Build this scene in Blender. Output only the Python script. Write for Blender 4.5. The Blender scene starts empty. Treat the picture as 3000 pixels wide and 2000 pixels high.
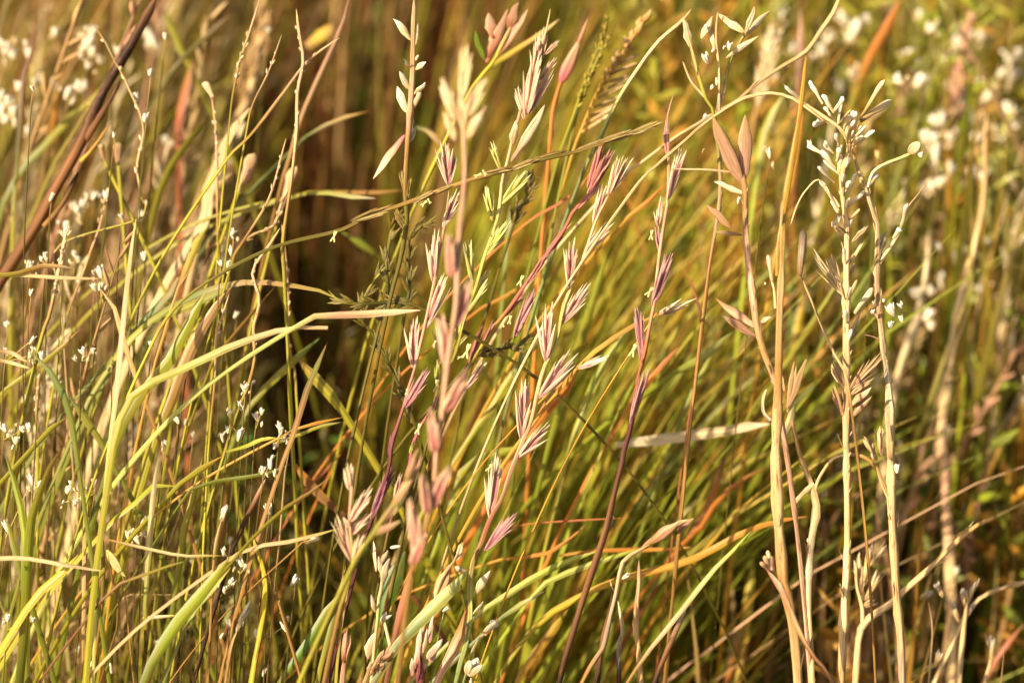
# Macro photograph of a dry summer meadow: ryegrass spikes, straw-coloured stalks and grass.
# Real scale: 1 unit = 1 m, the picture is about 24 cm wide at the plane of focus.
import bpy, math, random
import numpy as np
from mathutils import Vector
random.seed(11)
RNG = np.random.default_rng(11)
sc = bpy.context.scene
COL = sc.collection
rad = math.radians

# ---------------------------------------------------------------- camera
PITCH = rad(28)
FOC = 0.667
AIM = np.array([0.0, 0.0, 0.32])
FWD = np.array([0, math.cos(PITCH), -math.sin(PITCH)])
UPV = np.array([0, math.sin(PITCH), math.cos(PITCH)])
RGT = np.array([1.0, 0, 0])
EYE = AIM - FWD * FOC
cam = bpy.data.cameras.new('camera')
cam.lens = 100; cam.sensor_width = 36; cam.sensor_fit = 'HORIZONTAL'
cam.clip_start = 0.02; cam.clip_end = 400
cam.dof.use_dof = True; cam.dof.focus_distance = FOC; cam.dof.aperture_fstop = 11.5
cam.dof.aperture_blades = 0
camo = bpy.data.objects.new('camera', cam); COL.objects.link(camo)
camo.location = EYE; camo.rotation_euler = (math.pi / 2 - PITCH, 0, 0)
sc.camera = camo

def at(px, py, d):
    """A point of the meadow seen at (px, py) of a 3000 x 2000 view, d metres deep."""
    return EYE + (FWD + RGT * ((px / 3000 - .5) * .36) - UPV * ((py / 2000 - .5) * .23976)) * d

def px2m(w, d):
    return w / 2.351 / 3000 * .36 * d

def path(s):
    """'11:1235,1455 1310,1330 10:...' -> survey points; the number before ':' picks the third of the view."""
    out = []; ox = oy = 0
    for tok in s.split():
        if ':' in tok:
            t, tok = tok.split(':')
            ox, oy = int(t[0]) * 1000, int(t[1]) * 667
        a, b = tok.split(',')
        out.append((ox + float(a) / 2.351, oy + float(b) / 2.351))
    return out

def nrm(v):
    v = np.asarray(v, float)
    return v / (np.linalg.norm(v) + 1e-12)

def smooth(pts, n):
    """Catmull-Rom through pts, n points evenly spread along it."""
    p = np.asarray(pts, float)
    if len(p) == 2:
        t = np.linspace(0, 1, n)[:, None]
        return p[0] * (1 - t) + p[1] * t
    q = np.vstack([2 * p[0] - p[1], p, 2 * p[-1] - p[-2]])
    res = []
    for i in range(1, len(q) - 2):
        t = np.linspace(0, 1, 12, endpoint=False)[:, None]
        a, b, c, d = q[i - 1], q[i], q[i + 1], q[i + 2]
        res.append(.5 * (2 * b + (c - a) * t + (2 * a - 5 * b + 4 * c - d) * t ** 2 + (3 * b - a - 3 * c + d) * t ** 3))
    res = np.vstack(res + [p[-1:]])
    L = np.r_[0, np.cumsum(np.linalg.norm(np.diff(res, axis=0), axis=1))]
    s = np.linspace(0, L[-1], n)
    return np.stack([np.interp(s, L, res[:, k]) for k in range(3)], 1)

def rooted(pts):
    """Carry a stem on from its lowest surveyed point down to the soil."""
    p0 = np.asarray(pts[0]); d = nrm(np.asarray(pts[0]) - np.asarray(pts[1]))
    if p0[2] < .01: return list(pts)
    ext = []; p = p0.copy(); step = .03
    down = np.array([d[0] * .12, .10, -1.0])
    k = 0
    while p[2] > 0 and k < 60:
        d = nrm(d * .72 + down * .28); p = p + d * step; ext.append(p.copy()); k += 1
    ext[-1][2] = -.002
    return [e for e in ext[::-1]] + list(pts)

# ---------------------------------------------------------------- colour
def lin(c):
    c = np.asarray(c, float) / 255
    return np.where(c <= .04045, c / 12.92, ((c + .055) / 1.055) ** 2.4)
PAL = {k: lin(v) for k, v in dict(
    tan=(200, 158, 100), straw=(220, 184, 124), cream=(234, 210, 160), white=(240, 228, 200), ptan=(206, 154, 114),
    pink=(200, 100, 104), mag=(152, 36, 66), maroon=(88, 36, 42), rust=(172, 98, 60), green=(118, 122, 30),
    ygreen=(164, 152, 42), lime=(160, 166, 44), pgreen=(186, 182, 92), olive=(98, 88, 22), dgreen=(58, 66, 16),
    gold=(204, 150, 50), orange=(204, 124, 46), brown=(122, 78, 40), dbrown=(54, 32, 14), grey=(150, 132, 104),
    yellow=(212, 178, 48), ochre=(160, 116, 54), bgreen=(92, 128, 30), sage=(124, 134, 70)).items()}
def C(c): return PAL[c] if isinstance(c, str) else np.asarray(c, float)

# ---------------------------------------------------------------- mesh builder
class MB:
    def __init__(s): s.v = []; s.f = []; s.c = []; s.t = []; s.n = 0
    def grid(s, P, colr, tc, closed):
        """P: (S, K, 3) grid of points; closed joins the last column to the first."""
        S, K, _ = P.shape
        idx = np.arange(S * K).reshape(S, K) + s.n
        a, b = idx[:-1], idx[1:]
        if closed:
            f = np.stack([a, np.roll(a, -1, 1), np.roll(b, -1, 1), b], -1)
        else:
            f = np.stack([a[:, :-1], a[:, 1:], b[:, 1:], b[:, :-1]], -1)
        s.v.append(P.reshape(-1, 3)); s.f.append(f.reshape(-1, 4))
        s.c.append(np.broadcast_to(colr, (S, K, 3)).reshape(-1, 3)); s.t.append(tc.reshape(-1, 3))
        s.n += S * K
    def build(s, name, mat, parent=None, origin=None):
        V = np.vstack(s.v).astype(np.float32); F = np.vstack(s.f).astype(np.int32)
        o0 = np.asarray(origin if origin is not None else (0, 0, 0), np.float32)
        V = V - o0
        me = bpy.data.meshes.new(name)
        me.vertices.add(len(V)); me.vertices.foreach_set('co', V.ravel())
        me.loops.add(F.size); me.loops.foreach_set('vertex_index', F.ravel())
        me.polygons.add(len(F)); me.polygons.foreach_set('loop_start', np.arange(0, F.size, 4, dtype=np.int32))
        me.polygons.foreach_set('use_smooth', np.ones(len(F), bool))
        ca = me.attributes.new('tint', 'FLOAT_COLOR', 'POINT')
        c4 = np.ones((len(V), 4), np.float32); c4[:, :3] = np.vstack(s.c); ca.data.foreach_set('color', c4.ravel())
        ta = me.attributes.new('grain', 'FLOAT_VECTOR', 'POINT')
        ta.data.foreach_set('vector', np.vstack(s.t).astype(np.float32).ravel())
        me.update(); me.validate()
        me.materials.append(mat)
        o = bpy.data.objects.new(name, me); COL.objects.link(o)
        if parent is not None: o.parent = parent
        else: o.location = o0
        return o

def frames(P, ref):
    T = np.gradient(P, axis=0); T /= np.linalg.norm(T, axis=1)[:, None] + 1e-12
    A = np.cross(T, ref); A /= np.linalg.norm(A, axis=1)[:, None] + 1e-12
    B = np.cross(A, T)
    return T, A, B
TOCAM = -FWD

def arc(pts): return np.linalg.norm(np.diff(np.asarray(pts), axis=0), axis=1).sum()
def ramp(cols, t, f0=0.):
    cols = np.array([C(c) for c in cols])
    if len(cols) == 1: return np.repeat(cols, len(t), 0)
    x = np.linspace(f0, 1, len(cols))
    return np.stack([np.interp(t, x, cols[:, k]) for k in range(3)], 1)

def tube(mb, pts, r, cols, sides=8, knots=(), rough=.08, n=None, f0=0.):
    pts = np.asarray(pts)
    L = np.linalg.norm(np.diff(pts, axis=0), axis=1).sum()
    n = n or int(max(6, min(150, L / .0026)))
    P = smooth(pts, n); t = np.linspace(0, 1, n)
    R = np.interp(t, np.linspace(f0, 1, len(r)), r)
    R[-1] *= .12; R[-2] *= .8
    for k in knots: R = R * (1 + .38 * np.exp(-((t - (f0 + (1 - f0) * k)) * L / .0016) ** 2))
    R = R * (1 + rough * np.interp(t, np.linspace(0, 1, n // 2 + 2), RNG.normal(0, 1, n // 2 + 2)))
    T, A, B = frames(P, TOCAM)
    th = np.linspace(0, 2 * np.pi, sides, endpoint=False)
    rib = 1 + rough * .8 * np.cos(3 * th + RNG.uniform(0, 6))
    off = np.cos(th)[None, :, None] * A[:, None] + np.sin(th)[None, :, None] * B[:, None]
    G = P[:, None] + off * (R[:, None] * rib[None])[..., None]
    tc = np.stack([np.broadcast_to(np.cos(th) * 2.2, (n, sides)), np.broadcast_to(np.sin(th) * 2.2, (n, sides)),
                   np.repeat((t * L * 55 + RNG.uniform(0, 50))[:, None], sides, 1)], -1)
    mb.grid(G, ramp(cols, t, f0)[:, None], tc, True)
    return P

def blade(mb, pts, w, cols, ang=None, fold=.35, n=None, edge=None, tipw=.06, basew=.55, twist=0., f0=0.):
    """Grass blade: a ribbon folded along its midrib, with ribbing, twist and a tapered tip."""
    pts = np.asarray(pts)
    L = np.linalg.norm(np.diff(pts, axis=0), axis=1).sum()
    n = n or int(max(8, min(70, L / .006)))
    P = smooth(pts, n); t = np.linspace(0, 1, n)
    T, A, B = frames(P, TOCAM)
    if ang is None: ang = RNG.uniform(-.7, .7)
    w = w / max(.55, math.cos(ang))
    prof = np.interp((t - f0) / (1 - f0), [0, .25, .6, .85, .95, 1], [basew, .9, 1, .72, .42, tipw]) * w / 2
    prof = prof * (1 + .10 * np.interp(t, np.linspace(0, 1, 9), RNG.normal(0, 1, 9)))
    al = ang + (twist + RNG.uniform(-1.0, 1.0)) * (t - .6)
    Wd = A * np.cos(al)[:, None] + B * np.sin(al)[:, None]
    Nn = np.cross(T, Wd)
    u = np.array([-1, -.55, 0, .55, 1.])
    h = np.array([1, .42, 0, .42, 1.]) * fold
    G = P[:, None] + Wd[:, None] * (prof[:, None] * u)[..., None] + Nn[:, None] * (prof[:, None] * h)[..., None]
    col = np.repeat(ramp(cols, t, f0)[:, None], 5, 1).copy()
    col[:, 2] *= 1.18
    if edge is not None: col[:, [0, 4]] = C(edge)
    tc = np.stack([np.broadcast_to(u * 4.5, (n, 5)), np.full((n, 5), RNG.uniform(0, 90)),
                   np.repeat((t * L * 40)[:, None], 5, 1)], -1)
    mb.grid(G, col, tc, False)

PROFILES = dict(
    lemma=([0, .08, .3, .6, .85, 1], [.42, .8, 1, .72, .34, .03]),
    leaf=([0, .12, .4, .7, .9, 1], [.22, .6, 1, .78, .36, .04]),
    club=([0, .1, .4, .75, .9, .97, 1], [.5, .55, .74, 1, .92, .55, .08]),
    bud=([0, .12, .35, .6, .85, .96, 1], [.25, .66, .96, 1, .66, .3, .06]),
    finger=([0, .1, .5, .85, .95, 1], [.55, .75, .9, 1, .66, .1]))
def lance(mb, a, b, w, thick, cols, prof='lemma', edge=None, side=None, bend=0., K=8, S=9, crease=0.):
    """A solid pointed or rounded body from a to b: floret, bract, bud or seed."""
    a = np.asarray(a, float); b = np.asarray(b, float); ax = b - a; L = np.linalg.norm(ax) + 1e-9; ax = ax / L
    if side is None: side = np.cross(ax, TOCAM)
    side = nrm(side - ax * np.dot(side, ax)); up = np.cross(side, ax)
    t = np.linspace(0, 1, S) ** .92
    R = np.interp(t, *PROFILES[prof]) * w / 2
    cen = a + ax * (t * L)[:, None] + side * (bend * L * np.sin(np.pi * t * .5) ** 2)[:, None]
    if prof in ('leaf', 'club') and S > 9:
        q = np.interp(t, np.linspace(0, 1, 6), RNG.normal(0, 1, 6)); R = R * (1 + .13 * q)
        cen = cen + (side * np.interp(t, np.linspace(0, 1, 5), RNG.normal(0, .35, 5))[:, None] + up * np.interp(t, np.linspace(0, 1, 4), RNG.normal(0, .5, 4))[:, None]) * (w * .28 * t[:, None])
    th = np.linspace(0, 2 * np.pi, K, endpoint=False)
    cz = np.sin(th) * thick * (1 - crease * np.exp(-(np.cos(th) / .35) ** 2))
    G = cen[:, None] + (R[:, None] * np.cos(th))[..., None] * side + (R[:, None] * cz)[..., None] * up
    col = np.repeat(ramp(cols, t)[:, None], K, 1).copy()
    if edge is not None:
        e = (np.abs(np.cos(th)) ** 1.6)[None, :, None]; col = col * (1 - e) + C(edge) * e
    col = np.clip(col * RNG.uniform(.9, 1.1), 0, 1)
    tc = np.stack([np.broadcast_to(np.cos(th) * 3, (S, K)), np.broadcast_to(np.sin(th) * 1.5 + RNG.uniform(0, 90), (S, K)),
                   np.repeat((t * L * 70)[:, None], K, 1)], -1)
    mb.grid(G, col, tc, True)

# ---------------------------------------------------------------- materials
def plant_mat(name, transl, rough, streak, speck, speck_col, bump, spec=.35, dark=.55):
    m = bpy.data.materials.new(name); m.use_nodes = True
    N = m.node_tree.nodes; Lk = m.node_tree.links; N.clear()
    def nd(t, **k):
        x = N.new(t)
        for a, b in k.items(): setattr(x, a, b)
        return x
    out = nd('ShaderNodeOutputMaterial'); tint = nd('ShaderNodeAttribute', attribute_name='tint'); gr = nd('ShaderNodeAttribute', attribute_name='grain')
    st = nd('ShaderNodeTexNoise'); st.inputs['Scale'].default_value = 1.0; st.inputs['Detail'].default_value = 4
    mp = nd('ShaderNodeMapping'); mp.inputs['Scale'].default_value = (.55, .55, .35)
    Lk.new(gr.outputs['Vector'], mp.inputs['Vector']); Lk.new(mp.outputs[0], st.inputs['Vector'])
    mr = nd('ShaderNodeMapRange'); mr.inputs['From Min'].default_value = .3; mr.inputs['From Max'].default_value = .7
    mr.inputs['To Min'].default_value = 1 - streak; mr.inputs['To Max'].default_value = 1 + streak * .8
    Lk.new(st.outputs['Fac'], mr.inputs['Value'])
    mul = nd('ShaderNodeVectorMath', operation='SCALE'); Lk.new(tint.outputs['Color'], mul.inputs[0]); Lk.new(mr.outputs[0], mul.inputs['Scale'])
    # withered blotches and specks
    bl = nd('ShaderNodeTexNoise'); bl.inputs['Scale'].default_value = 1.4; bl.inputs['Detail'].default_value = 6; bl.inputs['Roughness'].default_value = .7
    mp2 = nd('ShaderNodeMapping'); mp2.inputs['Scale'].default_value = (.5, .5, 2.6); mp2.inputs['Location'].default_value = (7, 3, 1)
    Lk.new(gr.outputs['Vector'], mp2.inputs['Vector']); Lk.new(mp2.outputs[0], bl.inputs['Vector'])
    th = nd('ShaderNodeMapRange'); th.inputs['From Min'].default_value = .52; th.inputs['From Max'].default_value = .64; th.inputs['To Max'].default_value = speck
    Lk.new(bl.outputs['Fac'], th.inputs['Value'])
    mx = nd('ShaderNodeMix', data_type='RGBA'); mx.inputs['B'].default_value = (*C(speck_col), 1)
    Lk.new(th.outputs[0], mx.inputs['Factor']); Lk.new(mul.outputs[0], mx.inputs['A'])
    bs = nd('ShaderNodeBsdfPrincipled'); bs.inputs['Roughness'].default_value = rough; bs.inputs['Specular IOR Level'].default_value = spec
    Lk.new(mx.outputs['Result'], bs.inputs['Base Color'])
    bp = nd('ShaderNodeBump'); bp.inputs['Strength'].default_value = bump; bp.inputs['Distance'].default_value = .0002
    Lk.new(st.outputs['Fac'], bp.inputs['Height']); Lk.new(bp.outputs[0], bs.inputs['Normal'])
    if transl > 0:
        tr = nd('ShaderNodeBsdfTranslucent'); Lk.new(mx.outputs['Result'], tr.inputs['Color'])
        ms = nd('ShaderNodeMixShader'); ms.inputs[0].default_value = transl
        Lk.new(bs.outputs[0], ms.inputs[1]); Lk.new(tr.outputs[0], ms.inputs[2]); Lk.new(ms.outputs[0], out.inputs['Surface'])
    else:
        Lk.new(bs.outputs[0], out.inputs['Surface'])
    return m
M = dict(
    blade=plant_mat('green_blade', .34, .42, .36, .6, 'ochre', .5, .4),
    dry=plant_mat('dry_stalk', .0, .66, .62, .8, 'brown', 1.0, .25),
    straw=plant_mat('straw_blade', .25, .55, .4, .6, 'brown', .7, .3),
    floret=plant_mat('floret_husk', .22, .48, .30, .35, 'cream', .6, .35),
    husk=plant_mat('papery_bract', .25, .6, .55, .55, 'ochre', .7, .25),
    bud=plant_mat('downy_bud', .2, .8, .14, .3, 'straw', .5, .15),
    spike=plant_mat('dark_spike', .2, .5, .45, .7, 'ochre', .8, .3))

# ---------------------------------------------------------------- things
def tag(o, label, cat, group=None, kind=None):
    o['label'] = label
    if cat: o['category'] = cat
    if group: o['group'] = group
    if kind: o['kind'] = kind
    return o

def survey(s, d, dd=0., wob=.0012):
    """Surveyed points with depth d (d..d+dd along the path) and a little natural waver in depth."""
    p = path(s); n = len(p)
    ds = [d + dd * i / max(1, n - 1) + (random.uniform(-wob, wob) if 0 < i else 0) for i in range(n)]
    return [at(x, y, q) for (x, y), q in zip(p, ds)]

def grass(label, s, w, cols, d=.69, dd=0., name='grass_leaf', cat='grass blade', mat='blade', group=None, root=True, **k):
    """One surveyed blade: a thing that is one mesh."""
    pts = survey(s, d, dd)
    f0 = 0.
    if root:
        L = arc(pts); pts = rooted(pts); f0 = 1 - L / arc(pts)
    mb = MB(); blade(mb, pts, px2m(w * 1.02, d), cols, f0=f0, **k)
    o = mb.build(name, M[mat], None, pts[0])
    return tag(o, label, cat, group)

class Plant:
    """A surveyed stalk (an Empty on the soil) with its stem, branches, bracts, buds and spikelets as parts."""
    def __init__(s, name, label, cat, stem, w, cols, d=FOC, dd=0., mat='dry', knots=(), group=None, root=True, sides=8, rough=.11):
        s.d = d; s.dd = dd
        pts = survey(stem, d, dd)
        s.top = pts[-1]
        full = rooted(pts) if root else pts
        e = bpy.data.objects.new(name, None); COL.objects.link(e); e.empty_display_size = .01
        e.location = full[0]; s.e = e; s.o = np.array(full[0]); tag(e, label, cat, group)
        w = [px2m(x * 1.06, d) / 2 for x in (w if isinstance(w, (list, tuple)) else (w, w))]
        s.f0 = 1 - arc(pts) / arc(full)
        mb = MB(); s.P = tube(mb, full, w, cols, sides, knots, rough, None, s.f0)
        mb.build('stem', M[mat], e, s.o)
        s.y0 = None
    def near(s, p, r=.0):
        """Point of the stem nearest to p in plan of the view, to seat a part on it."""
        q = s.P; v = (q - EYE); z = v @ FWD; a = np.stack([v @ RGT / z, v @ UPV / z], 1)
        v2 = (np.asarray(p) - EYE); z2 = v2 @ FWD; b = np.array([v2 @ RGT / z2, v2 @ UPV / z2])
        i = np.argmin(((a - b) ** 2).sum(1)); return q[i], math.sqrt(((a - b) ** 2).sum(1)[i]) * z2
    def pts(s, st, out=.003):
        p = path(st); a = at(*p[0], s.d)
        q, gap = s.near(a)
        d0 = (q - EYE) @ FWD
        k = random.uniform(-out, out)
        return [at(x, y, d0 + k * i / max(1, len(p) - 1)) for i, (x, y) in enumerate(p)]
    def branch(s, st, w, cols, mat='dry', name='branch', knots=(), out=.006):
        pts = s.pts(st, out); mb = MB()
        tube(mb, pts, [px2m(x * 1.15, s.d) / 2 for x in (w if isinstance(w, (list, tuple)) else (w, w * .7))], cols, 7, knots, n=max(8, 6 * len(pts)))
        return mb.build(name, M[mat], s.e, s.o)
    def bract(s, st, w, cols, prof='leaf', thick=.3, edge=None, mat='husk', name='bract', bend=None, out=.004, crease=.5):
        """Leafy or rounded body from base to tip; three points give it a bow."""
        p = s.pts(st, out); mb = MB()
        side = np.cross(nrm(p[-1] - p[0]), TOCAM); b = random.uniform(-.06, .06) if bend is None else bend
        rot = random.uniform(-.4, .4); ax = nrm(p[-1] - p[0])
        side = nrm(side) * math.cos(rot) + np.cross(ax, nrm(side)) * math.sin(rot)
        lance(mb, p[0], p[-1], px2m(w * 1.18, s.d), thick, cols, prof, edge, side, b, 10, 12, crease)
        return mb.build(name, M[mat], s.e, s.o)
    def finger(s, st, w=22, cols=('straw', 'cream', 'white'), name='bud', out=.006):
        return s.bract(st, w * .98, cols, 'club', .9, None, 'bud', name, None, out, .15)
    def bead(s, x, w=22, h=30, cols=('cream', 'white'), name='bud', ang=None, tile='', prof='bud'):
        """A round bud centred near a surveyed point."""
        p = path(x)[0]; a = math.radians(90 + random.uniform(-35, 35)) if ang is None else math.radians(ang)
        cx, cy = math.cos(a) * h / 4.7, -math.sin(a) * h / 4.7
        d0 = s.d + random.uniform(-.003, .003)
        mb = MB(); W = px2m(w, s.d); lo, hi = at(p[0] - cx, p[1] - cy, d0), at(p[0] + cx, p[1] + cy, d0 + random.uniform(-.001, .001)); H = np.linalg.norm(hi - lo)
        W *= 1.02; m = random.randint(4, 6); ax = nrm(hi - lo); A = nrm(np.cross(ax, TOCAM)); B_ = np.cross(A, ax); ph = random.uniform(0, 6)
        lance(mb, lo, lo + (hi - lo) * .8, W * .62, .95, cols, prof, None, None, 0, 8, 8, .1)
        for q in range(m):                             # overlapping petals or bud scales
            th = ph + q * 6.283 / m; o = A * math.cos(th) + B_ * math.sin(th); ln = random.uniform(.78, 1.05)
            a0 = lo + o * W * .12; b0 = lo + (hi - lo) * ln + o * W * random.uniform(.2, .52)
            lance(mb, a0, b0, W * random.uniform(.36, .56), .4, cols, prof, None, np.cross(ax, o), random.uniform(-.1, .1), 8, 8, .2)
        return mb.build(name, M['bud'], s.e, s.o)
    def seeds(s, n, t0, t1, w, h, cols, mat='husk', name='seed', spread=.35, prof='bud'):
        """Small seeds or pods set along the stem between two heights."""
        n0 = len(s.P)
        for k in range(n):
            t = s.f0 + (1 - s.f0) * (t0 + (t1 - t0) * (k + random.uniform(-.3, .3)) / max(1, n - 1)); i = int(min(max(t, 0), 1) * (n0 - 2))
            T = nrm(s.P[i + 1] - s.P[i]); A = nrm(np.cross(T, TOCAM)); B = np.cross(A, T); th = random.uniform(0, 6.28)
            o = A * math.cos(th) + B * math.sin(th); hh = px2m(h, s.d) * random.uniform(.7, 1.25); ww = px2m(w, s.d) * random.uniform(.75, 1.2)
            a = s.P[i] + o * ww * .2; mb = MB(); lance(mb, a, a + nrm(T + o * spread) * hh, ww, .8, cols, prof, None, None, random.uniform(-.1, .1), 7, 7)
            mb.build(name, M[mat], s.e, s.o)
    def spikelet(s, st, glume=None, pal=None, n=9, spread=1., w=None, tilt=None, mat='floret'):
        """One spikelet: overlapping florets in two ranks, cream-tipped, with the long outer glume as a sub-part."""
        base_c, mid_c, tip_c, edge_c = pal or ('mag', 'pink', 'cream', 'cream')
        p = s.pts(st, .0025); a, b = p[0], p[-1]
        ax = nrm(b - a); L = np.linalg.norm(b - a)
        sd = nrm(np.cross(ax, TOCAM)); r = random.uniform(-.5, .5) if tilt is None else tilt
        sd = sd * math.cos(r) + np.cross(ax, sd) * math.sin(r); up = np.cross(sd, ax)
        mb = MB(); ww = w and px2m(w, s.d) or L * .088; n = n + 6
        for i in range(n):
            f = i / (n - 1); sgn = 1 if i % 2 else -1
            o = a + ax * L * (.02 + .46 * f) + sd * sgn * L * .012 + up * random.uniform(-.01, .01) * L
            l = L * (.64 - .06 * f) * random.uniform(.9, 1.06)
            if i == n - 1: l = L * .555
            an = (math.radians(13.5 - 8.5 * f) * spread + random.uniform(-.05, .05)) * sgn
            dr = ax * math.cos(an) + sd * math.sin(an) + up * random.uniform(-.16, .16)
            lance(mb, o, o + nrm(dr) * l * random.uniform(1.0, 1.16), ww * random.uniform(.8, 1.1), .55, (base_c, mid_c, mid_c, C(mid_c) * .4 + C(tip_c) * .6, tip_c), 'lemma', edge_c, sd * math.cos(.5 * sgn) + up * math.sin(.5 * sgn), .035 * sgn * -1, 8, 9, .3)
        k = mb.build('spikelet', M[mat], s.e, s.o)
        if glume:
            g = path(glume)[0]; d0 = (a - EYE) @ FWD
            gb = at(*g, d0 - .001); mb = MB()
            lance(mb, a, gb, ww * .98, .5, (base_c, mid_c, edge_c, tip_c), 'lemma', edge_c, sd, 0, 8, 10, .3)
            o = mb.build('glume', M[mat], k, s.o)
        return k
    def cluster(s, st, w, cols, n=7, mat='bud', name='bud', flare=.5):
        """A bud of overlapping scales round a core, from base to tip."""
        p = s.pts(st, .001); a, b = p[0], p[-1]; ax = nrm(b - a); L = np.linalg.norm(b - a); W = px2m(w, s.d)
        A = nrm(np.cross(ax, TOCAM)); B_ = np.cross(A, ax); mb = MB(); lance(mb, a, a + ax * L * .9, W * .6, .9, cols, 'leaf')
        for k in range(n):
            th = k * 2.4 + random.uniform(-.3, .3); o = A * math.cos(th) + B_ * math.sin(th); f = (k + .5) / n
            q = a + ax * L * .34 * f + o * W * .2; e = a + ax * L * random.uniform(.62, 1.04) + o * W * flare * random.uniform(.25, 1.0)
            c = [np.clip(C(x) * random.uniform(.8, 1.08), 0, 1) for x in cols]
            lance(mb, q, e, W * random.uniform(.34, .58), .35, c, 'leaf', None, np.cross(ax, o), random.uniform(-.16, .16), 8, 10, .4)
        return mb.build(name, M[mat], s.e, s.o)
    def fray(s, n, l=130, w=15, cols=('tan', 'straw', 'cream'), lo=.0, hi=.97, out=.16):
        """Papery sheath strips and fibres peeling off the stem."""
        n0 = len(s.P)
        for k in range(n):
            i = int((s.f0 + (1 - s.f0) * random.uniform(lo, hi)) * (n0 - 2)); T = nrm(s.P[i + 1] - s.P[i]); A = nrm(np.cross(T, TOCAM)); B = np.cross(A, T)
            th = random.uniform(0, 6.28); o = A * math.cos(th) + B * math.sin(th); L = px2m(l, s.d) * random.uniform(.4, 1.4); mb = MB(); W = px2m(w, s.d) * random.uniform(.6, 1.5)
            a = s.P[i] + o * W * .8; c = [np.clip(C(x) * random.uniform(.7, 1.1), 0, 1) for x in cols]
            lance(mb, a, a + nrm(T + o * random.uniform(.02, out * 2)) * L, W, .3, c, 'leaf', None, np.cross(T, o), random.uniform(-.12, .12), 6, 10, .4)
            mb.build('sheath', M['husk'], s.e, s.o)
    def anther(s, x, h=80, ang=70, cols=('cream', 'pgreen')):
        """Pale stamen dangling out of a spikelet: a filament and a forked anther."""
        p = path(x)[0]; d0 = s.d - .004; a = math.radians(ang); mb = MB()
        ux, uy = math.cos(a) * h / 4.7, -math.sin(a) * h / 4.7; vx, vy = -uy, ux
        A = lambda u, v: at(p[0] + ux * u + vx * v, p[1] + uy * u + vy * v, d0)
        w = px2m(max(11, h * .17), s.d)
        c = (lin((232, 222, 140)),)
        lance(mb, A(-.2, 0), A(.95, .16), w, .7, c, 'finger', K=7); lance(mb, A(-.2, .05), A(.9, -.14), w, .7, c, 'finger', K=7)
        lance(mb, A(.05, 0), A(-.85, .42), w * .85, .7, c, 'finger', K=7); lance(mb, A(.05, 0), A(-.95, -.25), w * .85, .7, c, 'finger', K=7)
        return mb.build('anther', M['bud'], s.e, s.o)
# ================================================================ ryegrass spikes
PKC = ('mag', 'pink', 'cream', 'cream')
PKD = (lin((108, 42, 52)), lin((160, 86, 88)), lin((206, 160, 140)), lin((196, 140, 128)))
PKL = (lin((176, 60, 70)), lin((222, 140, 110)), 'cream', 'cream')
YGN = (lin((170, 130, 40)), lin((190, 178, 60)), lin((238, 226, 170)), lin((220, 206, 110)))
MAR = (lin((60, 16, 30)), lin((110, 34, 56)), lin((170, 110, 110)), lin((140, 70, 80)))
BLU = (lin((176, 66, 70)), lin((204, 104, 92)), lin((228, 190, 140)), lin((216, 166, 126)))
OLV = (lin((92, 74, 18)), lin((120, 104, 24)), lin((190, 160, 90)), lin((150, 110, 46)))
DOL = (lin((66, 62, 16)), lin((92, 86, 22)), lin((160, 136, 74)), lin((128, 108, 40)))
RS = 'ryegrass spikes in flower'

a = Plant('ryegrass_spike', 'pale pink and cream ryegrass spike with wide open zigzag spikelets, sharpest of all', 'ryegrass',
          '12:800,1520 860,1300 890,1100 885,945 905,740 960,620 1030,430 1110,290 1165,120 11:1255,1460 1310,1330 1345,1160 1375,1030 1410,930 1480,800 1502,690 1530,540 1570,440 1640,250 1680,170 10:1740,1550 1790,1440 1848,1335',
          (30, 30, 34, 30, 26, 24, 24, 20, 14), ('sage', 'pgreen', 'rust', 'ptan', 'straw', 'pgreen', 'straw', 'ptan'), group=RS)
a.spikelet('12:985,665 1195,415', None, PKD, 9, 1.0)
a.spikelet('12:1025,435 1068,25', '12:985,150', PKC, 10, .8)
a.spikelet('11:1215,1590 1415,1368', '11:1432,1450', PKC, 8, 1.1)
a.spikelet('11:1237,1452 1262,1065', '11:1197,1115', PKC, 10, .8, None, .1)
a.spikelet('11:1362,1178 1582,878', '11:1612,945', PKC, 11, 1.15, None, .1)
a.spikelet('11:1408,922 1428,555', '11:1335,598', PKC, 11, 1.0, None, .1)
a.spikelet('11:1510,672 1692,398', '11:1705,440', PKC, 10, 1.0, None, .2)
a.spikelet('11:1572,425 1592,98', '11:1530,140', PKC, 10, .9, None, .1)
a.spikelet('11:1668,188 1850,-30', '11:1800,-10', PKC, 9, 1.0)
a.spikelet('10:1735,1545 1812,1285', '10:1775,1290', PKC, 9, .9)
a.spikelet('10:1842,1345 1915,1085', None, PKL, 6, .9)
a.spikelet('10:1850,1335 1985,1090', None, PKL, 6, .9)
a.bract('12:920,960 1022,795', 46, ('straw', 'cream', 'white'), 'leaf', .35)
a.bract('12:905,1100 975,1000', 22, ('pgreen', 'white'), 'leaf', .35)
a.bract('12:885,1200 850,1140', 18, ('pgreen', 'white'), 'leaf', .35)
a.anther('12:1018,85', 70, 55)

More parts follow.
